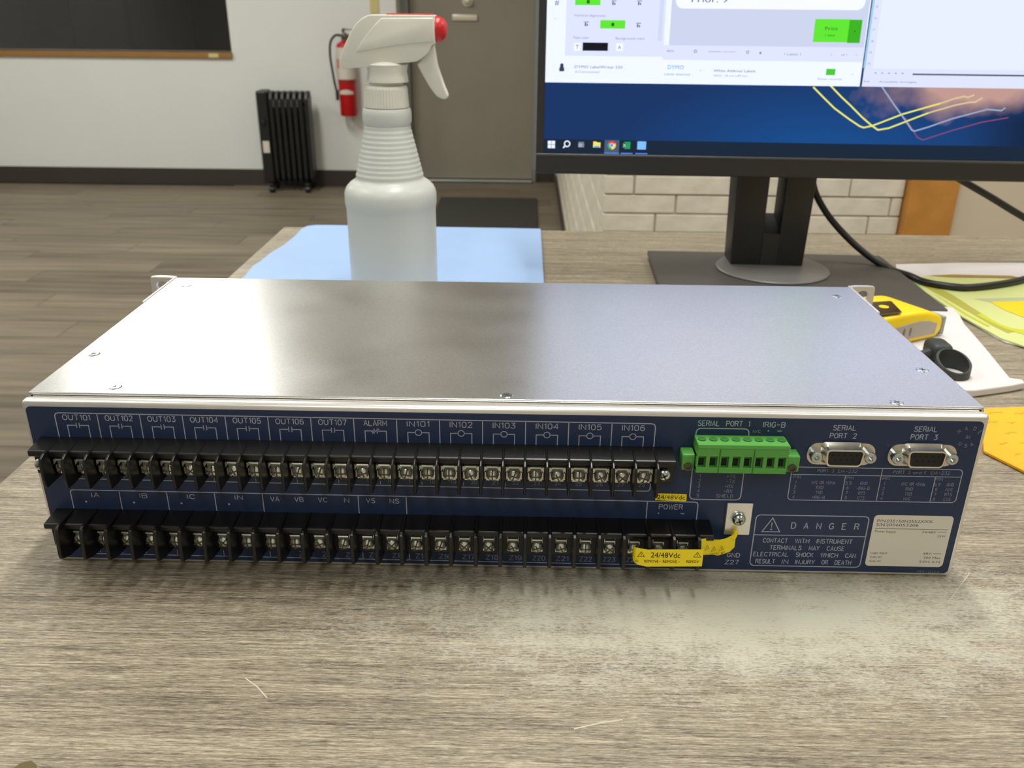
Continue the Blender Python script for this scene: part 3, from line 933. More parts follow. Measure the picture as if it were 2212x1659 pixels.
def screw(name, x, z, y, r, h, parent, an=.5):
    s = MB(); s.lathe([(0, -h), (r * .5, -h * .95), (r * .85, -h * .62), (r, -h * .2), (r, 0)], (0, 0, 0), 'y', 24)
    s.mi = 1
    for q in range(2):
        c_, n_ = math.cos(an + q * math.pi / 2), math.sin(an + q * math.pi / 2)
        L_, T_ = r * .5, r * .12
        s.prism([(c_ * a - n_ * b, n_ * a + c_ * b) for a, b in ((-L_, -T_), (L_, -T_), (L_, T_), (-L_, T_))], 'y', -h * 1.02, -h * .6)
    return s.build(name, [M_zinc, M_slot], parent, 35, loc=(x, y, z))
screw('mounting_screw', .0756, .0608, -.0084, .0034, .0026, ub)
screw('mounting_screw', -.2160, .0608, -.0084, .0034, .0026, ub, .2)

# ground plate
gp = MB().box(.1087, .1213, -.0016, -.0003, .0237, .0415, .0003, 1).build('ground_plate', M_panelmetal, dv)
w_ = MB().lathe([(.0039, -.0004), (.0039, 0)], (0, 0, 0), 'y', 24).build('lock_washer', M_zinc, gp, loc=(.1149, -.0016, .0333))
screw('ground_screw', .1149, .0333, -.0020, .0034, .0028, gp, .35)

# green plug connector
gc = MB()
GX0, GX1, GP = .0897, .1315, .0418 / 8
gc.prism([(-.0003, .0776), (-.0110, .0780), (-.0114, .0762), (-.0108, .0756), (-.0106, .0716), (-.0080, .0706), (0, .0706)], 'x', GX0, GX1, .0002, 1)
gc.box(GX0, GX1, -.0080, -.0003, .0655, .0710)                       # behind the wire entries
gc.box(GX0, GX1, -.0108, -.0003, .0630, .0660, .0003, 1)             # sill under the entries
for k in range(9):
    x = GX0 + GP * k
    gc.box(max(GX0, x - .0009), min(GX1, x + .0009), -.0107, -.0003, .0640, .0722, .0002, 1)
green = gc.build('plug_connector', M_green, dv)
for k in range(8):
    x = GX0 + GP * (k + .5)
    MB().box(x - .0012, x + .0012, -.0088, -.0079, .0664, .0694).build('wire_entry', M_dark, green)
    w2 = MB(); w2.lathe([(.0019, .0777), (.0019, .07825)], (x, -.0055, 0), 'z', 16)
    w2.build('screw_well', mat('well_green', (44, 104, 40), 0.5) if k == 0 else bpy.data.materials['well_green'], green)
for x in (GX0 + GP * 2, GX0 + GP * 5):
    MB().box(x - .00022, x + .00022, -.01095, -.0102, .0632, .0758).build('divider_groove', bpy.data.materials['well_green'], green)
for x0, x1, cx in ((.0836, .0896, .0866), (.1316, .1380, .1347)):
    fl_ = MB().box(x0, x1, -.0082, -.0003, .0628, .0712, .0008, 2).build('screw_flange', M_green, green)
    MB().lathe([(.0021, -.0001), (.0021, -.0006), (.0012, -.0006), (.0012, .0002), (0, .0002)], (0, 0, 0), 'y', 16).build('flange_screw', M_slot, green, loc=(cx, -.0082, .0650))
MB().box(.1312, .1338, -.0050, -.0004, .0713, .0745, .0003, 1).build('coding_tab', M_white, green)

# two 9-pin serial sockets
def dsub(cx):
    d = MB()
    d.prism(rr(cx - .0158, .0634, cx + .0158, .0748, .0050, 6), 'y', -.0003, -.0012)
    root = d.build('serial_socket', M_dsub, dv)
    def D(w, h, r_):
        out = rr(-w / 2, -h / 2, w / 2, h / 2, r_)
        return [(cx + u * (1 - .10 * (0.5 - v / h)), .0696 + v) for u, v in out]
    o = D(.0178, .0088, .0020); i = D(.0163, .0072, .0015)
    n = len(o)
    V = []
    for ring, y in ((D(.0204, .0114, .0026), -.0011), (o, -.0030), (o, -.0064), (i, -.0066), (i, -.0030)):
        V += [(q[0], y, q[1]) for q in ring]
    F = []
    for k in range(4):
        for j in range(n):
            l = (j + 1) % n
            F.append((k * n + j, k * n + l, (k + 1) * n + l, (k + 1) * n + j))
    MB().add(V, F).build('socket_shell', M_dsub, root, 35)
    ins = MB().prism(i, 'y', -.0058, -.0031).build('socket_insert', mat('insert_black', (16, 15, 14), 0.5) if cx < .17 else bpy.data.materials['insert_black'], root)
    hl = MB()
    for q in range(5): hl.lathe([(.0005, -.0001), (.0005, 0)], (cx + (q - 2) * .00276, -.0058, .0709), 'y', 8)
    for q in range(4): hl.lathe([(.0005, -.0001), (.0005, 0)], (cx + (q - 1.5) * .00276, -.0058, .0684), 'y', 8)
    hl.build('pin_holes', M_dark, root)
    for s in (-1, 1):
        js = MB(); js.lathe([(.0028, -.0012), (.0028, -.0050), (.0024, -.0055), (.0013, -.0055), (.0013, -.0035), (0, -.0035)], (cx + s * .0125, 0, .0690), 'y', 16)
        js.build('jack_screw', M_zinc, root)
dsub(.1589); dsub(.1966)

# yellow tapes
def warn(p, u, v, h):
    p.line([(u, v + h), (u - h * .58, v), (u + h * .58, v)], h * .07, True)
    p.poly([(u - h * .06, v + h * .66), (u + h * .06, v + h * .66), (u + h * .03, v + h * .3), (u - h * .03, v + h * .3)]); p.disc(u, v + h * .17, h * .06, 8)
sm = MB(PM).prism([(.0741, .0419), (.0892, .0416), (.0890, .0455), (.0745, .0458)], 'z', .0003, .00042).build('small_yellow_label', M_yel, dv)
PR(PM, .0005).text('24/48Vdc', .0817, .0426, .0023, .0134).build('printed_text', M_blk, sm)
def strip_mesh(path, zlo, zhi, th=.00015):
    V = []; F = []
    for (x, y), a, b in zip(path, zlo, zhi):
        V += [(x, y, a), (x, y, b), (x, y + th, a), (x, y + th, b)]
    for i in range(len(path) - 1):
        o = i * 4
        F += [(o, o + 4, o + 5, o + 1), (o + 2, o + 3, o + 7, o + 6), (o + 1, o + 5, o + 7, o + 3), (o, o + 2, o + 6, o + 4)]
    e = (len(path) - 1) * 4
    F += [(0, 1, 3, 2), (e, e + 2, e + 3, e + 1)]
    return MB().add(V, F)
tp = strip_mesh([(.0626, -.0170), (.0628, -.0188), (.0636, -.0200), (.0652, -.0206), (.0690, -.0207), (.0952, -.0207)],
                [.0205, .0200, .0193, .0186, .0177, .0184], [.0272, .0275, .0277, .0278, .0272, .0278]).build('yellow_tape', M_yel, dv)
TM = Matrix(((1, 0, 0, 0), (0, 0, -1, -.0207), (0, 1, 0, 0), (0, 0, 0, 1)))
p = PR(TM, .00012)
p.text('24/48Vdc', .0777, .0230, .0028, .0138); warn(p, .0662, .0233, .0028); warn(p, .0925, .0236, .0028)
p.text('E-', .0647, .0202, .0012, .0017); 
for x in (.0712, .0800): p.text('REMOVE', x, .0201, .0015, .0066); p.quad(x + .0038, .0207, x + .0046, .0209)
p.text('REMOV', .0882 + .0024, .0203, .0015, .0060)
p.build('printed_text', M_blk, tp)
t2x = [.0942, .0975, .1020, .1055, .1090, .1120, .1143]
t2y = [-.0152, -.0132, -.0105, -.0080, -.0060, -.0045, -.0034]
zl = [.0210, .0198, .0181, .0160, .0157, .0160, .0178]
zh = [.0300, .0290, .0266, .0250, .0246, .0252, .0262]
tp2 = strip_mesh(list(zip(t2x, t2y)), zl, zh).build('yellow_tape', M_yel, dv)
tp2['label'] = 'yellow tape end twisting up to the ground plate'
# print on the second tape follows the strip
ex_, ey_ = (t2x[4] - t2x[1]), (t2y[4] - t2y[1]); ln_ = math.hypot(ex_, ey_); ex_ /= ln_; ey_ /= ln_
TM2 = Matrix(((ex_, 0, ey_, t2x[1]), (ey_, 0, -ex_, t2y[1]), (0, 1, 0, 0), (0, 0, 0, 1)))
p = PR(TM2, .0009)
warn(p, .0050, .0210, .0025); warn(p, .0102, .0196, .0025); warn(p, .0006, .0232, .0025)
p.text('E - REMOVE', .0046, .0182, .0014, .0086, 'c', -.2); p.text('RE', .0118, .0168, .0014, .0026, 'c', .05)
p.build('printed_text', M_blk, tp2)
# rolled adhesive end that meets the plate
MB().tube([(.1128, -.0040, .0235), (.1138, -.0036, .0258), (.1140, -.0030, .0274)], .0013, 8, 3).build('tape_curl', M_yel, tp2, True)

# ------------------------------------------------------------------ monitor
mo = thing('computer_monitor', 'wide black computer monitor with a lit screen on a dark grey stand', 'monitor', (.2680, .545, 0), R(-2))
def local(ob, p):
    return Matrix.LocRotScale(ob.location, ob.rotation_euler, None).inverted() @ Vector(p)
O = local(mo, (.0255, .51, .1279))
SR = (R(86), 0, 0)
SW, SH = .531, .299
hb = MB()
hb.box(-.0072, SW + .0072, -.0190, SH + .0075, -.022, -.0012, .003, 2)
hb.box(.09, SW - .09, .03, SH - .06, -.046, -.021, .012, 3)
hb.build('housing', M_mon, mo, loc=O, rot=SR)
bz = MB()
bz.box(-.0074, 0, -.0012, SH + .0078, -.0014, .0012, .0005, 1); bz.box(SW, SW + .0074, -.0012, SH + .0078, -.0014, .0012, .0005, 1)
bz.box(0, SW, SH, SH + .0078, -.0014, .0012, .0005, 1)
bz.box(-.0074, SW + .0074, -.0195, -.0016, -.0016, .0020, .0012, 2)
bz.build('bezel', M_mon, mo, loc=O, rot=SR)
MB().box(-.0072, SW + .0072, -.0024, -.0003, .0004, .0024, .0004, 1).build('bezel_ridge', M_monedge, mo, loc=O, rot=SR)

# the picture on the lit screen
E_ = {}
def em(n, c):
    if n not in E_: E_[n] = emat('screen_' + n, c)
    return E_[n]
def wallpaper():
    m = bpy.data.materials.new('screen_wallpaper'); m.use_nodes = True
    nt = m.node_tree; nt.nodes.clear(); L = nt.links.new
    tc = N(nt, 'TexCoord'); e = N(nt, 'Emission'); o = N(nt, 'OutputMaterial')
    sp = N(nt, 'SeparateXYZ'); L(tc.outputs['Object'], sp.inputs[0])
    # lighter blue glow low in the middle of the picture
    mp = N(nt, 'Mapping', vector_type='TEXTURE'); mp.inputs['Location'].default_value = (.27, .005, 0); mp.inputs['Scale'].default_value = (.20, .075, 1)
    L(tc.outputs['Object'], mp.inputs[0])
    gr = N(nt, 'TexGradient', gradient_type='SPHERICAL'); L(mp.outputs[0], gr.inputs[0])
    cr = N(nt, 'ValToRGB'); q = cr.color_ramp.elements
    q[0].position = 0; q[0].color = lin((30, 56, 104)); q[1].position = .85; q[1].color = lin((28, 78, 142))
    L(gr.outputs['Fac'], cr.inputs[0])
    # pink cloud at the right
    mp2 = N(nt, 'Mapping', vector_type='TEXTURE'); mp2.inputs['Location'].default_value = (.405, .074, 0); mp2.inputs['Scale'].default_value = (.150, .050, 1); mp2.inputs['Rotation'].default_value = (0, 0, .10)
    L(tc.outputs['Object'], mp2.inputs[0])
    g2 = N(nt, 'TexGradient', gradient_type='SPHERICAL'); L(mp2.outputs[0], g2.inputs[0])
    nz = N(nt, 'TexNoise'); nz.inputs['Scale'].default_value = 22; nz.inputs['Detail'].default_value = 3; L(tc.outputs['Object'], nz.inputs['Vector'])
    a = N(nt, 'Math', operation='MULTIPLY_ADD'); a.inputs[1].default_value = 1.0; a.inputs[2].default_value = -.25
    L(nz.outputs['Fac'], a.inputs[0])
    b = N(nt, 'Math', operation='ADD'); L(a.outputs[0], b.inputs[0]); L(g2.outputs['Fac'], b.inputs[1])
    mr = N(nt, 'MapRange'); mr.inputs[1].default_value = .50; mr.inputs[2].default_value = .95; L(b.outputs[0], mr.inputs[0])
    mx = N(nt, 'Mix', data_type='RGBA'); L(mr.outputs[0], mx.inputs['Factor']); L(cr.outputs[0], mx.inputs['A']); mx.inputs['B'].default_value = lin((196, 156, 148))
    # dark corner at the far right
    mr3 = N(nt, 'MapRange'); mr3.inputs[1].default_value = .40; mr3.inputs[2].default_value = .47; L(sp.outputs['X'], mr3.inputs[0])
    mr4 = N(nt, 'MapRange'); mr4.inputs[1].default_value = .055; mr4.inputs[2].default_value = .035; L(sp.outputs['Y'], mr4.inputs[0])
    k = N(nt, 'Math', operation='MULTIPLY'); L(mr3.outputs[0], k.inputs[0]); L(mr4.outputs[0], k.inputs[1])
    mx2 = N(nt, 'Mix', data_type='RGBA'); L(k.outputs[0], mx2.inputs['Factor']); L(mx.outputs['Result'], mx2.inputs['A']); mx2.inputs['B'].default_value = lin((24, 38, 62))
    L(mx2.outputs['Result'], e.inputs[0]); L(e.outputs[0], o.inputs[0])
    return m
sc_ = MB().box(0, SW, 0, SH, -.0012, 0).build('screen', wallpaper(), mo, loc=O, rot=SR)
I4 = Matrix()
def P_(n): return PR(I4, n)
def sput(name, colr, n, fn):
    p = P_(n); fn(p); return p.build(name, em(*colr), sc_)
WHT = ('white', (226, 232, 252)); PANE = ('pane', (208, 214, 240)); GREY = ('canvas', (192, 198, 222)); FOOT = ('footer', (230, 234, 250))
GRN = ('green', (92, 216, 50)); GRN2 = ('green_dark', (58, 168, 34)); INKD = ('ink', (62, 68, 92)); INKL = ('ink_light', (118, 128, 158)); BLK = ('black', (26, 26, 34))
# taskbar
sput('taskbar', ('taskbar', (28, 40, 56)), .00006, lambda p: p.quad(0, 0, SW, .0133))
def ic(name, colr, fn, n=.00014): return sput(name, colr, n, fn)
def win_logo(p):
    for a, b in ((0, 0), (.0037, 0), (0, .0037), (.0037, .0037)): p.quad(.0040 + a, .0046 + b, .0073 + a, .0079 + b)
ic('start_icon', WHT, win_logo)
def mag(p): p.ring(.0228, .0090, .0026, .0011); p.line([(.0209, .0070), (.0190, .0050)], .0012)
ic('search_icon', WHT, mag)
def tv(p): p.quad(.0338, .0060, .0378, .0100); p.quad(.0384, .0060, .0392, .0100); p.quad(.0338, .0106, .0392, .0110)
ic('task_view_icon', ('dim', (150, 158, 180)), tv)
ic('folder_icon', ('folder', (248, 214, 88)), lambda p: (p.quad(.0482, .0060, .0552, .0108), p.quad(.0482, .0106, .0516, .0116)))
ic('folder_tab', ('folder_blue', (110, 170, 226)), lambda p: p.quad(.0492, .0060, .0542, .0078), .0002)
ic('active_tile', ('tile', (70, 86, 112)), lambda p: p.quad(.0592, .0008, .0734, .0133), .0001)
def pie(p, a0, a1, r=.0040, c=(.0662, .0083)):
    p.poly([c] + [(c[0] + r * math.cos(R(a0 + (a1 - a0) * i / 8)), c[1] + r * math.sin(R(a0 + (a1 - a0) * i / 8))) for i in range(9)])
ic('browser_icon', ('red', (222, 66, 54)), lambda p: pie(p, 30, 150), .00018)
ic('browser_icon', ('yel', (246, 202, 60)), lambda p: pie(p, -90, 30), .00018)
ic('browser_icon', ('grn3', (70, 164, 84)), lambda p: pie(p, 150, 270), .00018)
ic('browser_icon', WHT, lambda p: p.disc(.0662, .0083, .0020), .00024)
ic('browser_icon', ('blu', (74, 128, 236)), lambda p: p.disc(.0662, .0083, .0015), .0003)
ic('spreadsheet_icon', ('xl', (34, 150, 92)), lambda p: p.quad(.0784, .0052, .0842, .0118))
ic('spreadsheet_icon', ('xl2', (22, 104, 62)), lambda p: p.quad(.0768, .0062, .0804, .0106), .0002)
p = P_(.00026); p.text('X', .0786, .0069, .0028); p.build('spreadsheet_icon', em(*WHT), sc_)
ic('label_app_icon', ('lb', (122, 178, 248)), lambda p: p.quad(.0910, .0048, .0994, .0124))
ic('running_marks', ('mark', (84, 134, 232)), lambda p: (p.quad(.0592, .0004, .0734, .0014), p.quad(.0754, .0004, .0868, .0014), p.quad(.0896, .0004, .1012, .0014)), .0003)
# light trails of the wallpaper
YT = ('trail', (220, 218, 104))
sput('light_trail', YT, .00005, lambda p: (p.line([(.2527, .0645), (.2640, .0548), (.2749, .0457), (.2900, .0360), (.3010, .0296), (.3048, .0285), (.3123, .0302), (.3391, .0413), (.3723, .0514)], .0015),
                                           p.line([(.2685, .0660), (.2800, .0560), (.2899, .0481), (.3020, .0378), (.3123, .0302), (.3183, .0266), (.3280, .0283), (.3629, .0428)], .0015)))
sput('light_trail', ('trail2', (206, 190, 140)), .00005, lambda p: (p.line([(.3723, .0514), (.3850, .0560), (.3928, .0580), (.3970, .0572), (.4022, .0596)], .0013), p.line([(.3629, .0428), (.3860, .0500), (.3991, .0528), (.4040, .0530), (.4102, .0571)], .0013)))
sput('light_trail', ('trail3', (150, 160, 186)), .00005, lambda p: p.line([(.3158, .0660), (.3289, .0508), (.3421, .0361), (.3500, .0270), (.3525, .0260), (.3650, .0300), (.3855, .0378), (.4165, .0467), (.4296, .0458), (.4328, .0485)], .0013))
sput('light_trail', ('trail4', (126, 72, 104)), .00004, lambda p: p.line([(.3418, .0382), (.3560, .0205), (.3615, .0180), (.3874, .0271), (.4132, .0350), (.4373, .0396)], .0010))
# spreadsheet window at the right
sput('spreadsheet_window', PANE, .00008, lambda p: p.quad(.2975, .0655, SW, .285))
sput('spreadsheet_cells', ('cells', (216, 223, 250)), .00012, lambda p: p.quad(.3052, .0815, SW, .270))
sput('window_edge', ('edge', (150, 190, 224)), .00013, lambda p: p.quad(.2965, .0820, .2985, .285))
sput('scroll_bar', ('sb', (70, 84, 84)), .00016, lambda p: p.quad(.3425, .0762, SW - .01, .0776))
p = P_(.00016)
for i in range(20): p.text(str(30 - i), .3012, .0850 + i * .0098, .0016, .0024)
for i in range(5): p.quad(.3075 + i * .0062, .0772, .3093 + i * .0062, .0780)
p.text('Accessibility: Investigate', .3128, .0692, .0017, .0345, 'l'); p.text('Ready', .2990, .0695, .0015, .0050, 'l')
p.build('spreadsheet_text', em(*INKL), sc_)
# label application window
sput('app_window', WHT, .0001, lambda p: p.quad(0, .0655, .2955, SH))
sput('tool_pane', PANE, .00014, lambda p: p.quad(.0180, .0895, .1100, SH))
sput('tool_pane', PANE, .00014, lambda p: p.quad(.1100, .0870, .2950, .0998))
sput('scroll_bar', ('scroll', (196, 204, 228)), .00018, lambda p: p.quad(.1042, .1034, .1080, SH))
sput('label_canvas', GREY, .00016, lambda p: p.quad(.1150, .0998, .2945, SH))
def sheet(p): p.poly(rr(.1185, .1315, .2905, .2300, .007))
sput('label_sheet', FOOT, .00020, sheet)
p = P_(.00026); p.text('Prior. 9', .1330, .1370, .0050, .0330, 'l'); p.build('sheet_text', em(*INKD), sc_)
sput('align_button', GRN, .00020, lambda p: p.quad(.0260, .1336, .0494, .1415)); sput('align_button', GRN, .00020, lambda p: p.quad(.0500, .1137, .0733, .1209))
sput('colour_swatch', BLK, .00020, lambda p: p.quad(.0345, .0941, .0582, .1013))
sput('tool_tile', FOOT, .00020, lambda p: (p.quad(.0262, .0938, .0326, .1009), p.quad(.0658, .0942, .0724, .1011)))
sput('print_button', GRN, .00022, lambda p: p.quad(.2472, .1040, .2785, .1238)); sput('print_button', GRN2, .00022, lambda p: p.quad(.2785, .1035, .2900, .1234))
sput('printer_badge', ('badge', (74, 186, 50)), .00022, lambda p: p.quad(.2628, .0752, .2713, .0808))
p = P_(.00030)
p.text('Vertical alignment', .0255, .1238, .0020, .0292, 'l'); p.text('Text color', .0250, .1045, .0020, .0153, 'l'); p.text('Background color', .0650, .1043, .0020, .0273, 'l')
p.text('80%', .1135, .0938, .0018, .0066, 'l'); p.quad(.1520, .0944, .1640, .0948); p.quad(.1650, .0944, .1780, .0947); p.ring(.1400, .0947, .0012, .0006); p.ring(.1884, .0944, .0011, .0006); p.quad(.1993, .0930, .2012, .0948)
p.text('1 Labels 1', .2300, .0922, .0020, .0150, 'c'); p.text('<', .2654, .0922, .0018); p.text('of 1', .2773, .0922, .0018, .0050); p.text('>', .2885, .0922, .0018)
p.text('Connected', .0310, .0744, .0020, .0198, 'l'); p.quad(.0288, .0742, .0294, .0764); p.text('Labels detected', .1125, .0733, .0020, .0238, 'l'); p.text('30252 - 28 mm x 89 mm', .1588, .0727, .0017, .0310, 'l'); p.text('Show recents', .2557, .0710, .0016, .0224, 'l'); p.text('>', .1463, .0768, .0018); p.text('^', .2875, .0748, .0020)
p.text('...', .0080, .1216, .0030)
p.build('app_fine_text', em(*INKL), sc_)
p = P_(.00030)
p.text('DYMO LabelWriter 550', .0276, .0786, .0024, .0452, 'l'); p.text('White Address Labels', .1584, .0768, .0022, .0388, 'l'); p.text('T', .0294, .0955, .0036); p.text('A', .0690, .0958, .0032)
p.text('#', .0092, .1335, .0045)
for u, v in ((.0371, .1174), (.0856, .1168), (.0618, .1357), (.0855, .1359)):
    p.quad(u - .0022, v + .0014, u + .0022, v + .0020); p.quad(u - .0014, v - .0018, u - .0002, v + .0010); p.quad(u + .0004, v - .0018, u + .0014, v + .0002)
p.build('app_text', em(*INKD), sc_)
p = P_(.00030)
p.text('Print', .2628, .1142, .0030, .0115); p.text('1 label', .2622, .1090, .0018, .0084); p.text('v', .2842, .1125, .0028); p.quad(.0604, .1158, .0630, .1186); p.quad(.0368, .1350, .0394, .1380)
p.build('button_text', em('btn_ink', (30, 90, 24)), sc_)
p = P_(.00030); p.text('DYMO', .1228, .0787, .0036, .0150); p.build('app_logo', em('logo', (64, 150, 226)), sc_)
def printer(p): p.poly(rr(.0130, .0755, .0178, .0792, .0008)); p.poly(rr(.0138, .0785, .0170, .0826, .0012))
sput('printer_icon', ('prn', (58, 62, 78)), .00030, printer)

# stand: column with a cable slot, round hub and flat base
c0 = local(mo, (.2640, .552, 0))
cl = MB()
def post(x0b, x0t, x1b, x1t):
    cl.prism([(x0b, .0100), (x1b, .0100), (x1t, .230), (x0t, .230)], 'y', -.016, .022, .0015, 2)
post(-.0370, -.0440, -.0062, -.0062)
post(.0106, .0106, .0385, .0440)
cl.box(-.0064, .0108, -.0159, .022, .0100, .0440)
cl.prism([(-.0155, .0435), (.0215, .0435), (.0215, .058)], 'x', -.0066, .0110)
cl.box(-.0300, .0320, -.0158, .022, .165, .290, .003, 2)
cl.box(-.05, .05, -.022, .010, .215, .305, .004, 2)
cl.build('stand_column', M_mon, mo, 30, loc=(c0.x, c0.y, 0))
MB().lathe([(.0, .0082), (.0575, .0082), (.0582, .0095), (.0570, .0106), (0, .0108)], (c0.x + .0055, c0.y - .022, 0), 'z', 48).build('stand_hub', M_disc, mo, True)
b0 = local(mo, (.2735, .502, 0))
ba = MB(); ba.box(b0.x - .130, b0.x + .128, b0.y - .095, b0.y + .094, .0025, .0082, .0016, 2)
for sx in (-1, 1):
    for sy in (-1, 1): ba.lathe([(.008, 0), (.008, .003)], (b0.x + sx * .11, b0.y + sy * .075, 0), 'z', 12)
ba.build('stand_base', M_basegrey, mo)

# cables
tag(MB().tube([(.300, .575, .26), (.305, .572, .17), (.310, .572, .100), (.327, .570, .064), (.360, .560, .030), (.392, .545, .0085), (.4091, .5187, .0060), (.4165, .496, .0060), (.438, .4812, .0062), (.456, .4805, .0062), (.4898, .4931, .0062), (.524, .5125, .0060), (.570, .550, .0050), (.64, .62, .0042), (.75, .66, .0040)], .0035, 12).build('monitor_cable', M_cable, None, True),
    'black cable drooping from the monitor back and looping over the papers', 'cable')
tag(MB().tube([(.420, .585, .16), (.445, .592, .112), (.471, .600, .096), (.516, .600, .073), (.558, .600, .051), (.62, .61, .022), (.68, .63, .0055), (.80, .65, .0040)], .0038, 12).build('power_cable', M_cable, None, True),
    'short black cable slanting down from under the monitor at far right', 'cable')

# ------------------------------------------------------------------ spray bottle
sb_ = thing('spray_bottle', 'translucent white trigger spray bottle with a red nozzle on the blue sheet', 'spray bottle', (-.1142, .430, .0034))
prof = [(0, .0006), (.034, .0), (.0392, .002), (.0405, .006)] + [(.0406, .0190), (.0406, .0455), (.0405, .0700), (.0405, .0868), (.0408, .0885), (.0414, .0910), (.0415, .0960), (.0414, .1002), (.0405, .1035), (.0390, .1064), (.0360, .1094), (.0330, .1114), (.0306, .1128)]
z = .1150; r = .0300
while z < .1560:
    t = (z - .1150) / .041
    r = .0300 - t * .0098
    prof += [(r + .0001, z), (r + .0003, z + .0012), (r + .0001, z + .0024), (r - .0002, z + .0032)]
    z += .0041
prof += [(.0193, .1584), (.0205, .1606), (.0213, .1630), (.0215, .1690), (.0211, .1722), (.0204, .1737), (.0170, .1740), (.0, .1740)]
MB().lathe(prof, seg=48).build('bottle_body', M_bottle, sb_, 50)
# ribbed screw collar
cp = []
seg = 96
V = []; F = []
for i in range(seg):
    a = 2 * math.pi * i / seg
    k = .0004 if i % 2 else -.0002
    for r_, h in ((.0186, .1741), (.0194 + k, .1750), (.0184 + k, .1900), (.0178, .1922), (.0150, .1926)):
        V.append((r_ * math.cos(a), r_ * math.sin(a), h))
for i in range(seg):
    j = (i + 1) % seg
    for q in range(4): F.append((i * 5 + q, j * 5 + q, j * 5 + q + 1, i * 5 + q + 1))
F.append(tuple(i * 5 + 4 for i in range(seg)))
MB().add(V, F).build('screw_collar', M_trig, sb_)
hz_ = -.0034
head = [(-.0373, .2121), (-.0378, .2166), (-.0337, .2266), (-.0268, .2391), (-.0222, .2450), (-.0176, .2489), (-.0135, .2512), (-.0095, .2524), (.0436, .2524), (.0437, .2305), (.0420, .2297), (.0406, .2285), (.0390, .2250), (.0371, .2223), (.0330, .2190), (.0275, .2160), (.0150, .2146), (-.0145, .2110), (-.0340, .2097), (-.0362, .2103)]
MB().prism([(a + .0012, b + hz_) for a, b in head], 'y', -.0118, .0118, .0042, 4).build('trigger_head', M_trig, sb_, 50)
side = [(-.0232, .2232), (-.0185, .2310), (-.0130, .2375), (-.0070, .2440), (-.0003, .2500), (.0430, .2504), (.0431, .2318), (.0230, .2300), (.0038, .2275), (-.0151, .2243)]
MB().prism([(a + .0012, b + hz_) for a, b in side], 'y', -.0128, -.0110, .0010, 2).build('side_panel', M_trig, sb_, 50)
neck = MB(); neck.lathe([(.0172, .1985 + hz_), (.0180, .1990 + hz_), (.0176, .2030 + hz_), (.0168, .2075 + hz_), (.0180, .2130 + hz_), (.0110, .2160 + hz_)], (.0020, 0, 0), 'z', 32)
neck.lathe([(.0140, .1915 + hz_), (.0140, .1990 + hz_)], (.0, 0, 0), 'z', 24)
neck.build('head_neck', M_trig, sb_, 50)
trg = [(.0357, .2215), (.0420, .2298), (.0431, .2220), (.0444, .2129), (.0470, .2050), (.0500, .1962), (.0533, .1885), (.0528, .1862), (.0497, .1852), (.0462, .1862), (.0429, .1882), (.0395, .1925), (.0363, .1972), (.0315, .2055), (.0274, .2135)]
MB().prism([(a + .0012, b + hz_) for a, b in trg], 'y', -.0062, .0062, .0018, 3).build('trigger', M_trig, sb_, 50)
MB().lathe([(.0104, .0445), (.0106, .0452), (.0100, .0490), (.0080, .0522), (.0045, .0542), (.0, .0548)], (0, 0, .2412 + hz_), 'x', 32).build('nozzle', M_red, sb_, True)
MB().box(.004, .0430, -.0050, .0050, .2485, .2500, .0003, 1).build('nozzle_stem', M_red, sb_)

# blue sheet under the bottle
bs = [(-.2805, .47), (-.2790, .4921), (-.2818, .5335), (-.2789, .5520), (-.2778, .5829), (-.2715, .6245), (-.2695, .6668), (-.2703, .7010), (-.2676, .7160), (-.2587, .7230), (-.2450, .7236), (-.2189, .7236), (.0278, .7191), (.0286, .4954), (.0290, .30), (-.2790, .30)]
tag(MB().prism(bs, 'z', .0004, .0032, .0006, 1).build('blue_sheet', M_cloth), 'pale blue sheet lying flat under the spray bottle', 'sheet')

# ------------------------------------------------------------------ papers at the right
pp = tag(MB().prism([(.4080, .5480), (.4193, .5811), (.4915, .5901), (.5666, .5939), (.70, .598), (.66, .30), (.4475, .3050), (.4295, .3278), (.4197, .3367), (.4168, .3478), (.4118, .4064), (.4062, .4675)], 'z', .0003, .0012).build('white_sheet', M_paper),
         'large white sheet lying under the lime and yellow leaflet beside the monitor', 'paper')
yp = MB().prism([(.4105, .5158), (.4333, .5337), (.4615, .5388), (.5224, .5369), (.5313, .5288), (.62, .54), (.63, .31), (.4420, .3150), (.4279, .3252), (.4178, .3435), (.4093, .4070), (.4078, .4730)], 'z', .0013, .0026).build('lime_leaflet', M_ygreen)
tag(yp, 'glossy lime-green leaflet with curved stripes and a yellow corner', 'leaflet')
ZM = Matrix()
def flat(name, n, m, *polys):
    p = PR(ZM, n)
    for q in polys: p.poly(q)
    return p.build(name, m, yp)
flat('olive_stripe', .00275, M_olive, [(.4120, .5050), (.4180, .5000), (.4281, .4805), (.4306, .4613), (.4313, .4300), (.4322, .4080), (.4350, .3724), (.4380, .3600), (.4300, .3560), (.4258, .3750), (.4240, .3949), (.4215, .4200), (.4190, .4500), (.4150, .4800)])
flat('lime_stripe', .00285, M_lime, [(.4254, .4049), (.4316, .4080), (.4345, .3800), (.4395, .3690), (.4482, .3645), (.4600, .3600), (.4600, .3440), (.4420, .3530), (.4330, .3672), (.4285, .3840)])
flat('lime_stripe', .00285, M_lime, [(.4130, .4700), (.4150, .4500), (.4185, .4050), (.4235, .3750), (.4205, .3720), (.4150, .4050)])
flat('ochre_edge', .00290, M_brown, [(.4350, .5320), (.4615, .5372), (.5224, .5355), (.5300, .5285), (.5169, .5262), (.4575, .5268)])
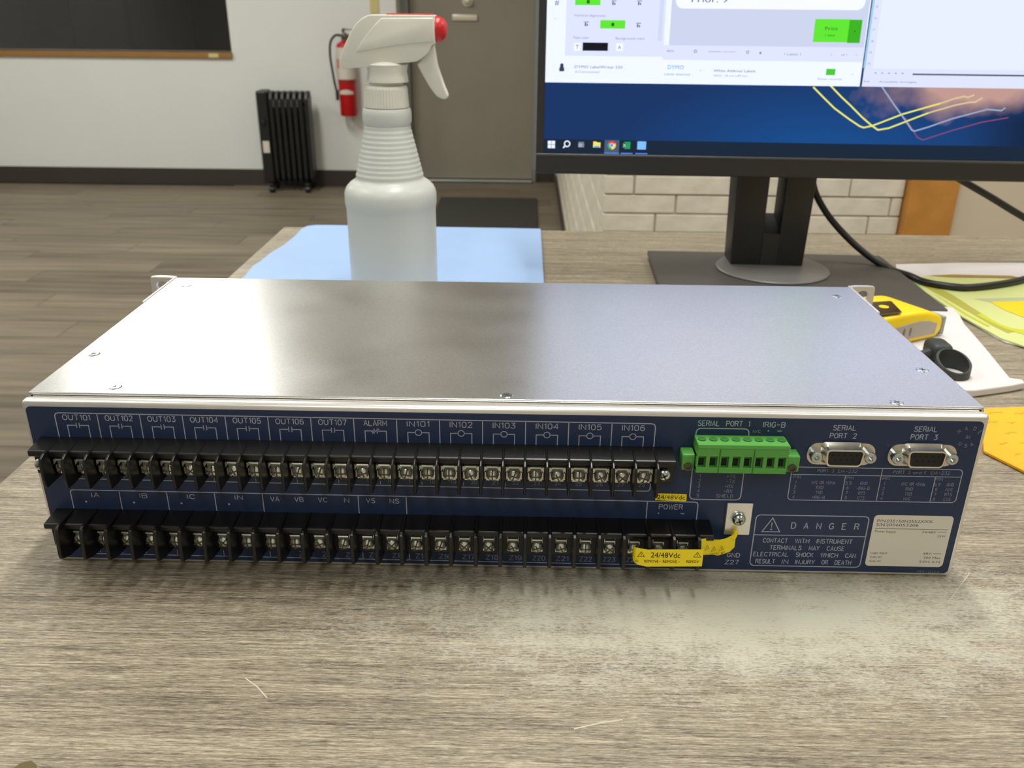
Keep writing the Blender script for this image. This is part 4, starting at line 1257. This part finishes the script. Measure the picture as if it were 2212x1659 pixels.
flat('sage_band', .00280, M_sage, [(.4455, .4537), (.4975, .4602), (.62, .468), (.62, .450), (.4910, .4476), (.4573, .4441)])
flat('yellow_corner', .00295, M_tapey, [(.4573, .4441), (.4910, .4476), (.62, .455), (.62, .372), (.4657, .3985), (.4581, .4205)])

wp_pts = [(.300, .405), (.393, .419), (.4085, .4155), (.4045, .393), (.398, .370), (.389, .315), (.3765, .247), (.384, .2440), (.3835, .2380), (.371, .2325), (.339, .2220), (.290, .222), (.275, .30)]
tag(MB().prism(wp_pts, 'z', .0006, .0062, .0010, 2).build('white_pad', M_paper), 'crumpled white paper pad under the yellow tape measure', 'paper')

# tape measure
ta = R(28)
tm = thing('tape_measure', 'yellow tape measure with a steel belt clip lying on the white pad', 'tape measure', (.3615, .3340, .0064), ta)
bp_ = [(-.0850, .0), (-.0060, .0), (.0, .005), (.0, .0165), (-.008, .0215), (-.020, .0252), (-.034, .0266), (-.050, .0270), (-.0850, .0270)]
MB().prism(bp_, 'y', 0, .052, .0036, 3).build('case', M_tapey, tm, 40)
lbp = [(-.070, .0045), (-.009, .0045), (-.008, .0135), (-.018, .0170), (-.030, .0188), (-.044, .0178), (-.070, .0160)]
la = MB().prism(lbp, 'y', -.0006, .0008, .0003, 1).build('face_label', M_tapegrey, tm)
p = PR(Matrix(((1, 0, 0, 0), (0, 0, -1, 0), (0, 1, 0, 0), (0, 0, 0, 1))), .0008)
p.disc(-.0400, .0110, .0012, 10, .0038); p.disc(-.0475, .0108, .0014, 10, .0042)
p.build('worn_marks', mat('worn_grey', (124, 114, 104), 0.6), la)
cpb = MB(); cpb.prism([(-.0745, .0035), (-.0520, .0015), (-.0370, .0250), (-.0600, .0310)], 'z', .0282, .0296, .0005, 1); cpb.prism([(-.0375, .0240), (-.0600, .0300), (-.0595, .0325), (-.0370, .0265)], 'z', .0250, .0292)
clip = cpb.build('belt_clip', M_chrome, tm)
MB().lathe([(.0040, .0290), (.0040, .0299), (0, .0299)], (-.0560, .0165, 0), 'z', 16).build('clip_hole_disc', M_tapey, clip)  # yellow disc standing for the case seen through the clip's cut-out
MB().box(.0006, .0046, .001, .017, .001, .0175, .0012, 2).build('end_hook', M_greyplas, tm)

# black strap with a buckle knot and a standing loop
stp = thing('black_strap', 'black rubber strap standing in a small loop on the white pad', 'strap', (.3355, .2720, .0064))
V = []; F = []
n = 30
for i in range(n):
    a = 2 * math.pi * i / n
    hh_ = .0055 + .0050 * (1 + math.sin(a))
    for rr_, h in ((1, 0), (1, hh_), (.86, hh_), (.86, 0)):
        V.append((.0125 * rr_ * math.cos(a) - .0010, .0140 * rr_ * math.sin(a) - .0200, h))
for i in range(n):
    j = (i + 1) % n
    for q in range(4): F.append((i * 4 + q, j * 4 + q, j * 4 + (q + 1) % 4, i * 4 + (q + 1) % 4))
MB().add(V, F).build('strap_loop', M_rubber, stp, 50)
MB().box(-.008, .009, .000, .022, 0, .0150, .005, 3).build('strap_keeper', M_rubber, stp, 50)
MB().tube([(-.004, .008, .007), (-.016, .002, .006), (-.030, -.006, .005)], .004, 8).build('strap_tail', M_rubber, stp, True)

# orange envelope with handwriting
oe = tag(MB().prism([(.3040, .1340), (.330, .080), (.42, .055), (.47, .19), (.3660, .2030), (.3330, .1985)], 'z', .0004, .0024, .0004, 1).build('orange_envelope', M_orange), 'orange envelope with faint handwriting poking out right of the metal unit', 'envelope')
p = PR(ZM, .00255)
random.seed(3)
for i in range(7):
    y = .190 - i * .0155
    x = .322 + .004 * math.sin(i * 2.1) - i * .0012
    while x < .43:
        ln2 = random.uniform(.006, .016); pts = []
        m_ = int(ln2 / .0016)
        for q in range(m_): pts.append((x + q * .0016, y + .0025 * q / m_ + random.uniform(-.0011, .0015)))
        if len(pts) > 2 and all(q[0] > .318 for q in pts): p.line(pts, .0004)
        x += ln2 + random.uniform(.003, .005)
p.build('handwriting', M_orink, oe)

# pale scratches on the counter top
M_scr = mat('scratch_pale', (190, 182, 162), 0.6)
for a, b, w3 in (((-.1053, -.0807), (-.0930, -.0918), .0006), ((.0317, -.1050), (.0513, -.0996), .0007), ((.215, -.020), (.236, .004), .0004)):
    mid = ((a[0] + b[0]) / 2 + .0004, (a[1] + b[1]) / 2 + .0006)
    PR(ZM, TZ + .00008).line([a, mid, b], w3).build('pale_scratch', M_scr, ct)
ch_ = PR(ZM, TZ + .0001)
ch_.poly([(-.1768, -.1300), (-.1752, -.1272), (-.1720, -.1262), (-.1690, -.1280), (-.1674, -.1310)])
ch_.build('edge_chip', mat('chip_brown', (96, 84, 48), 0.8), ct)
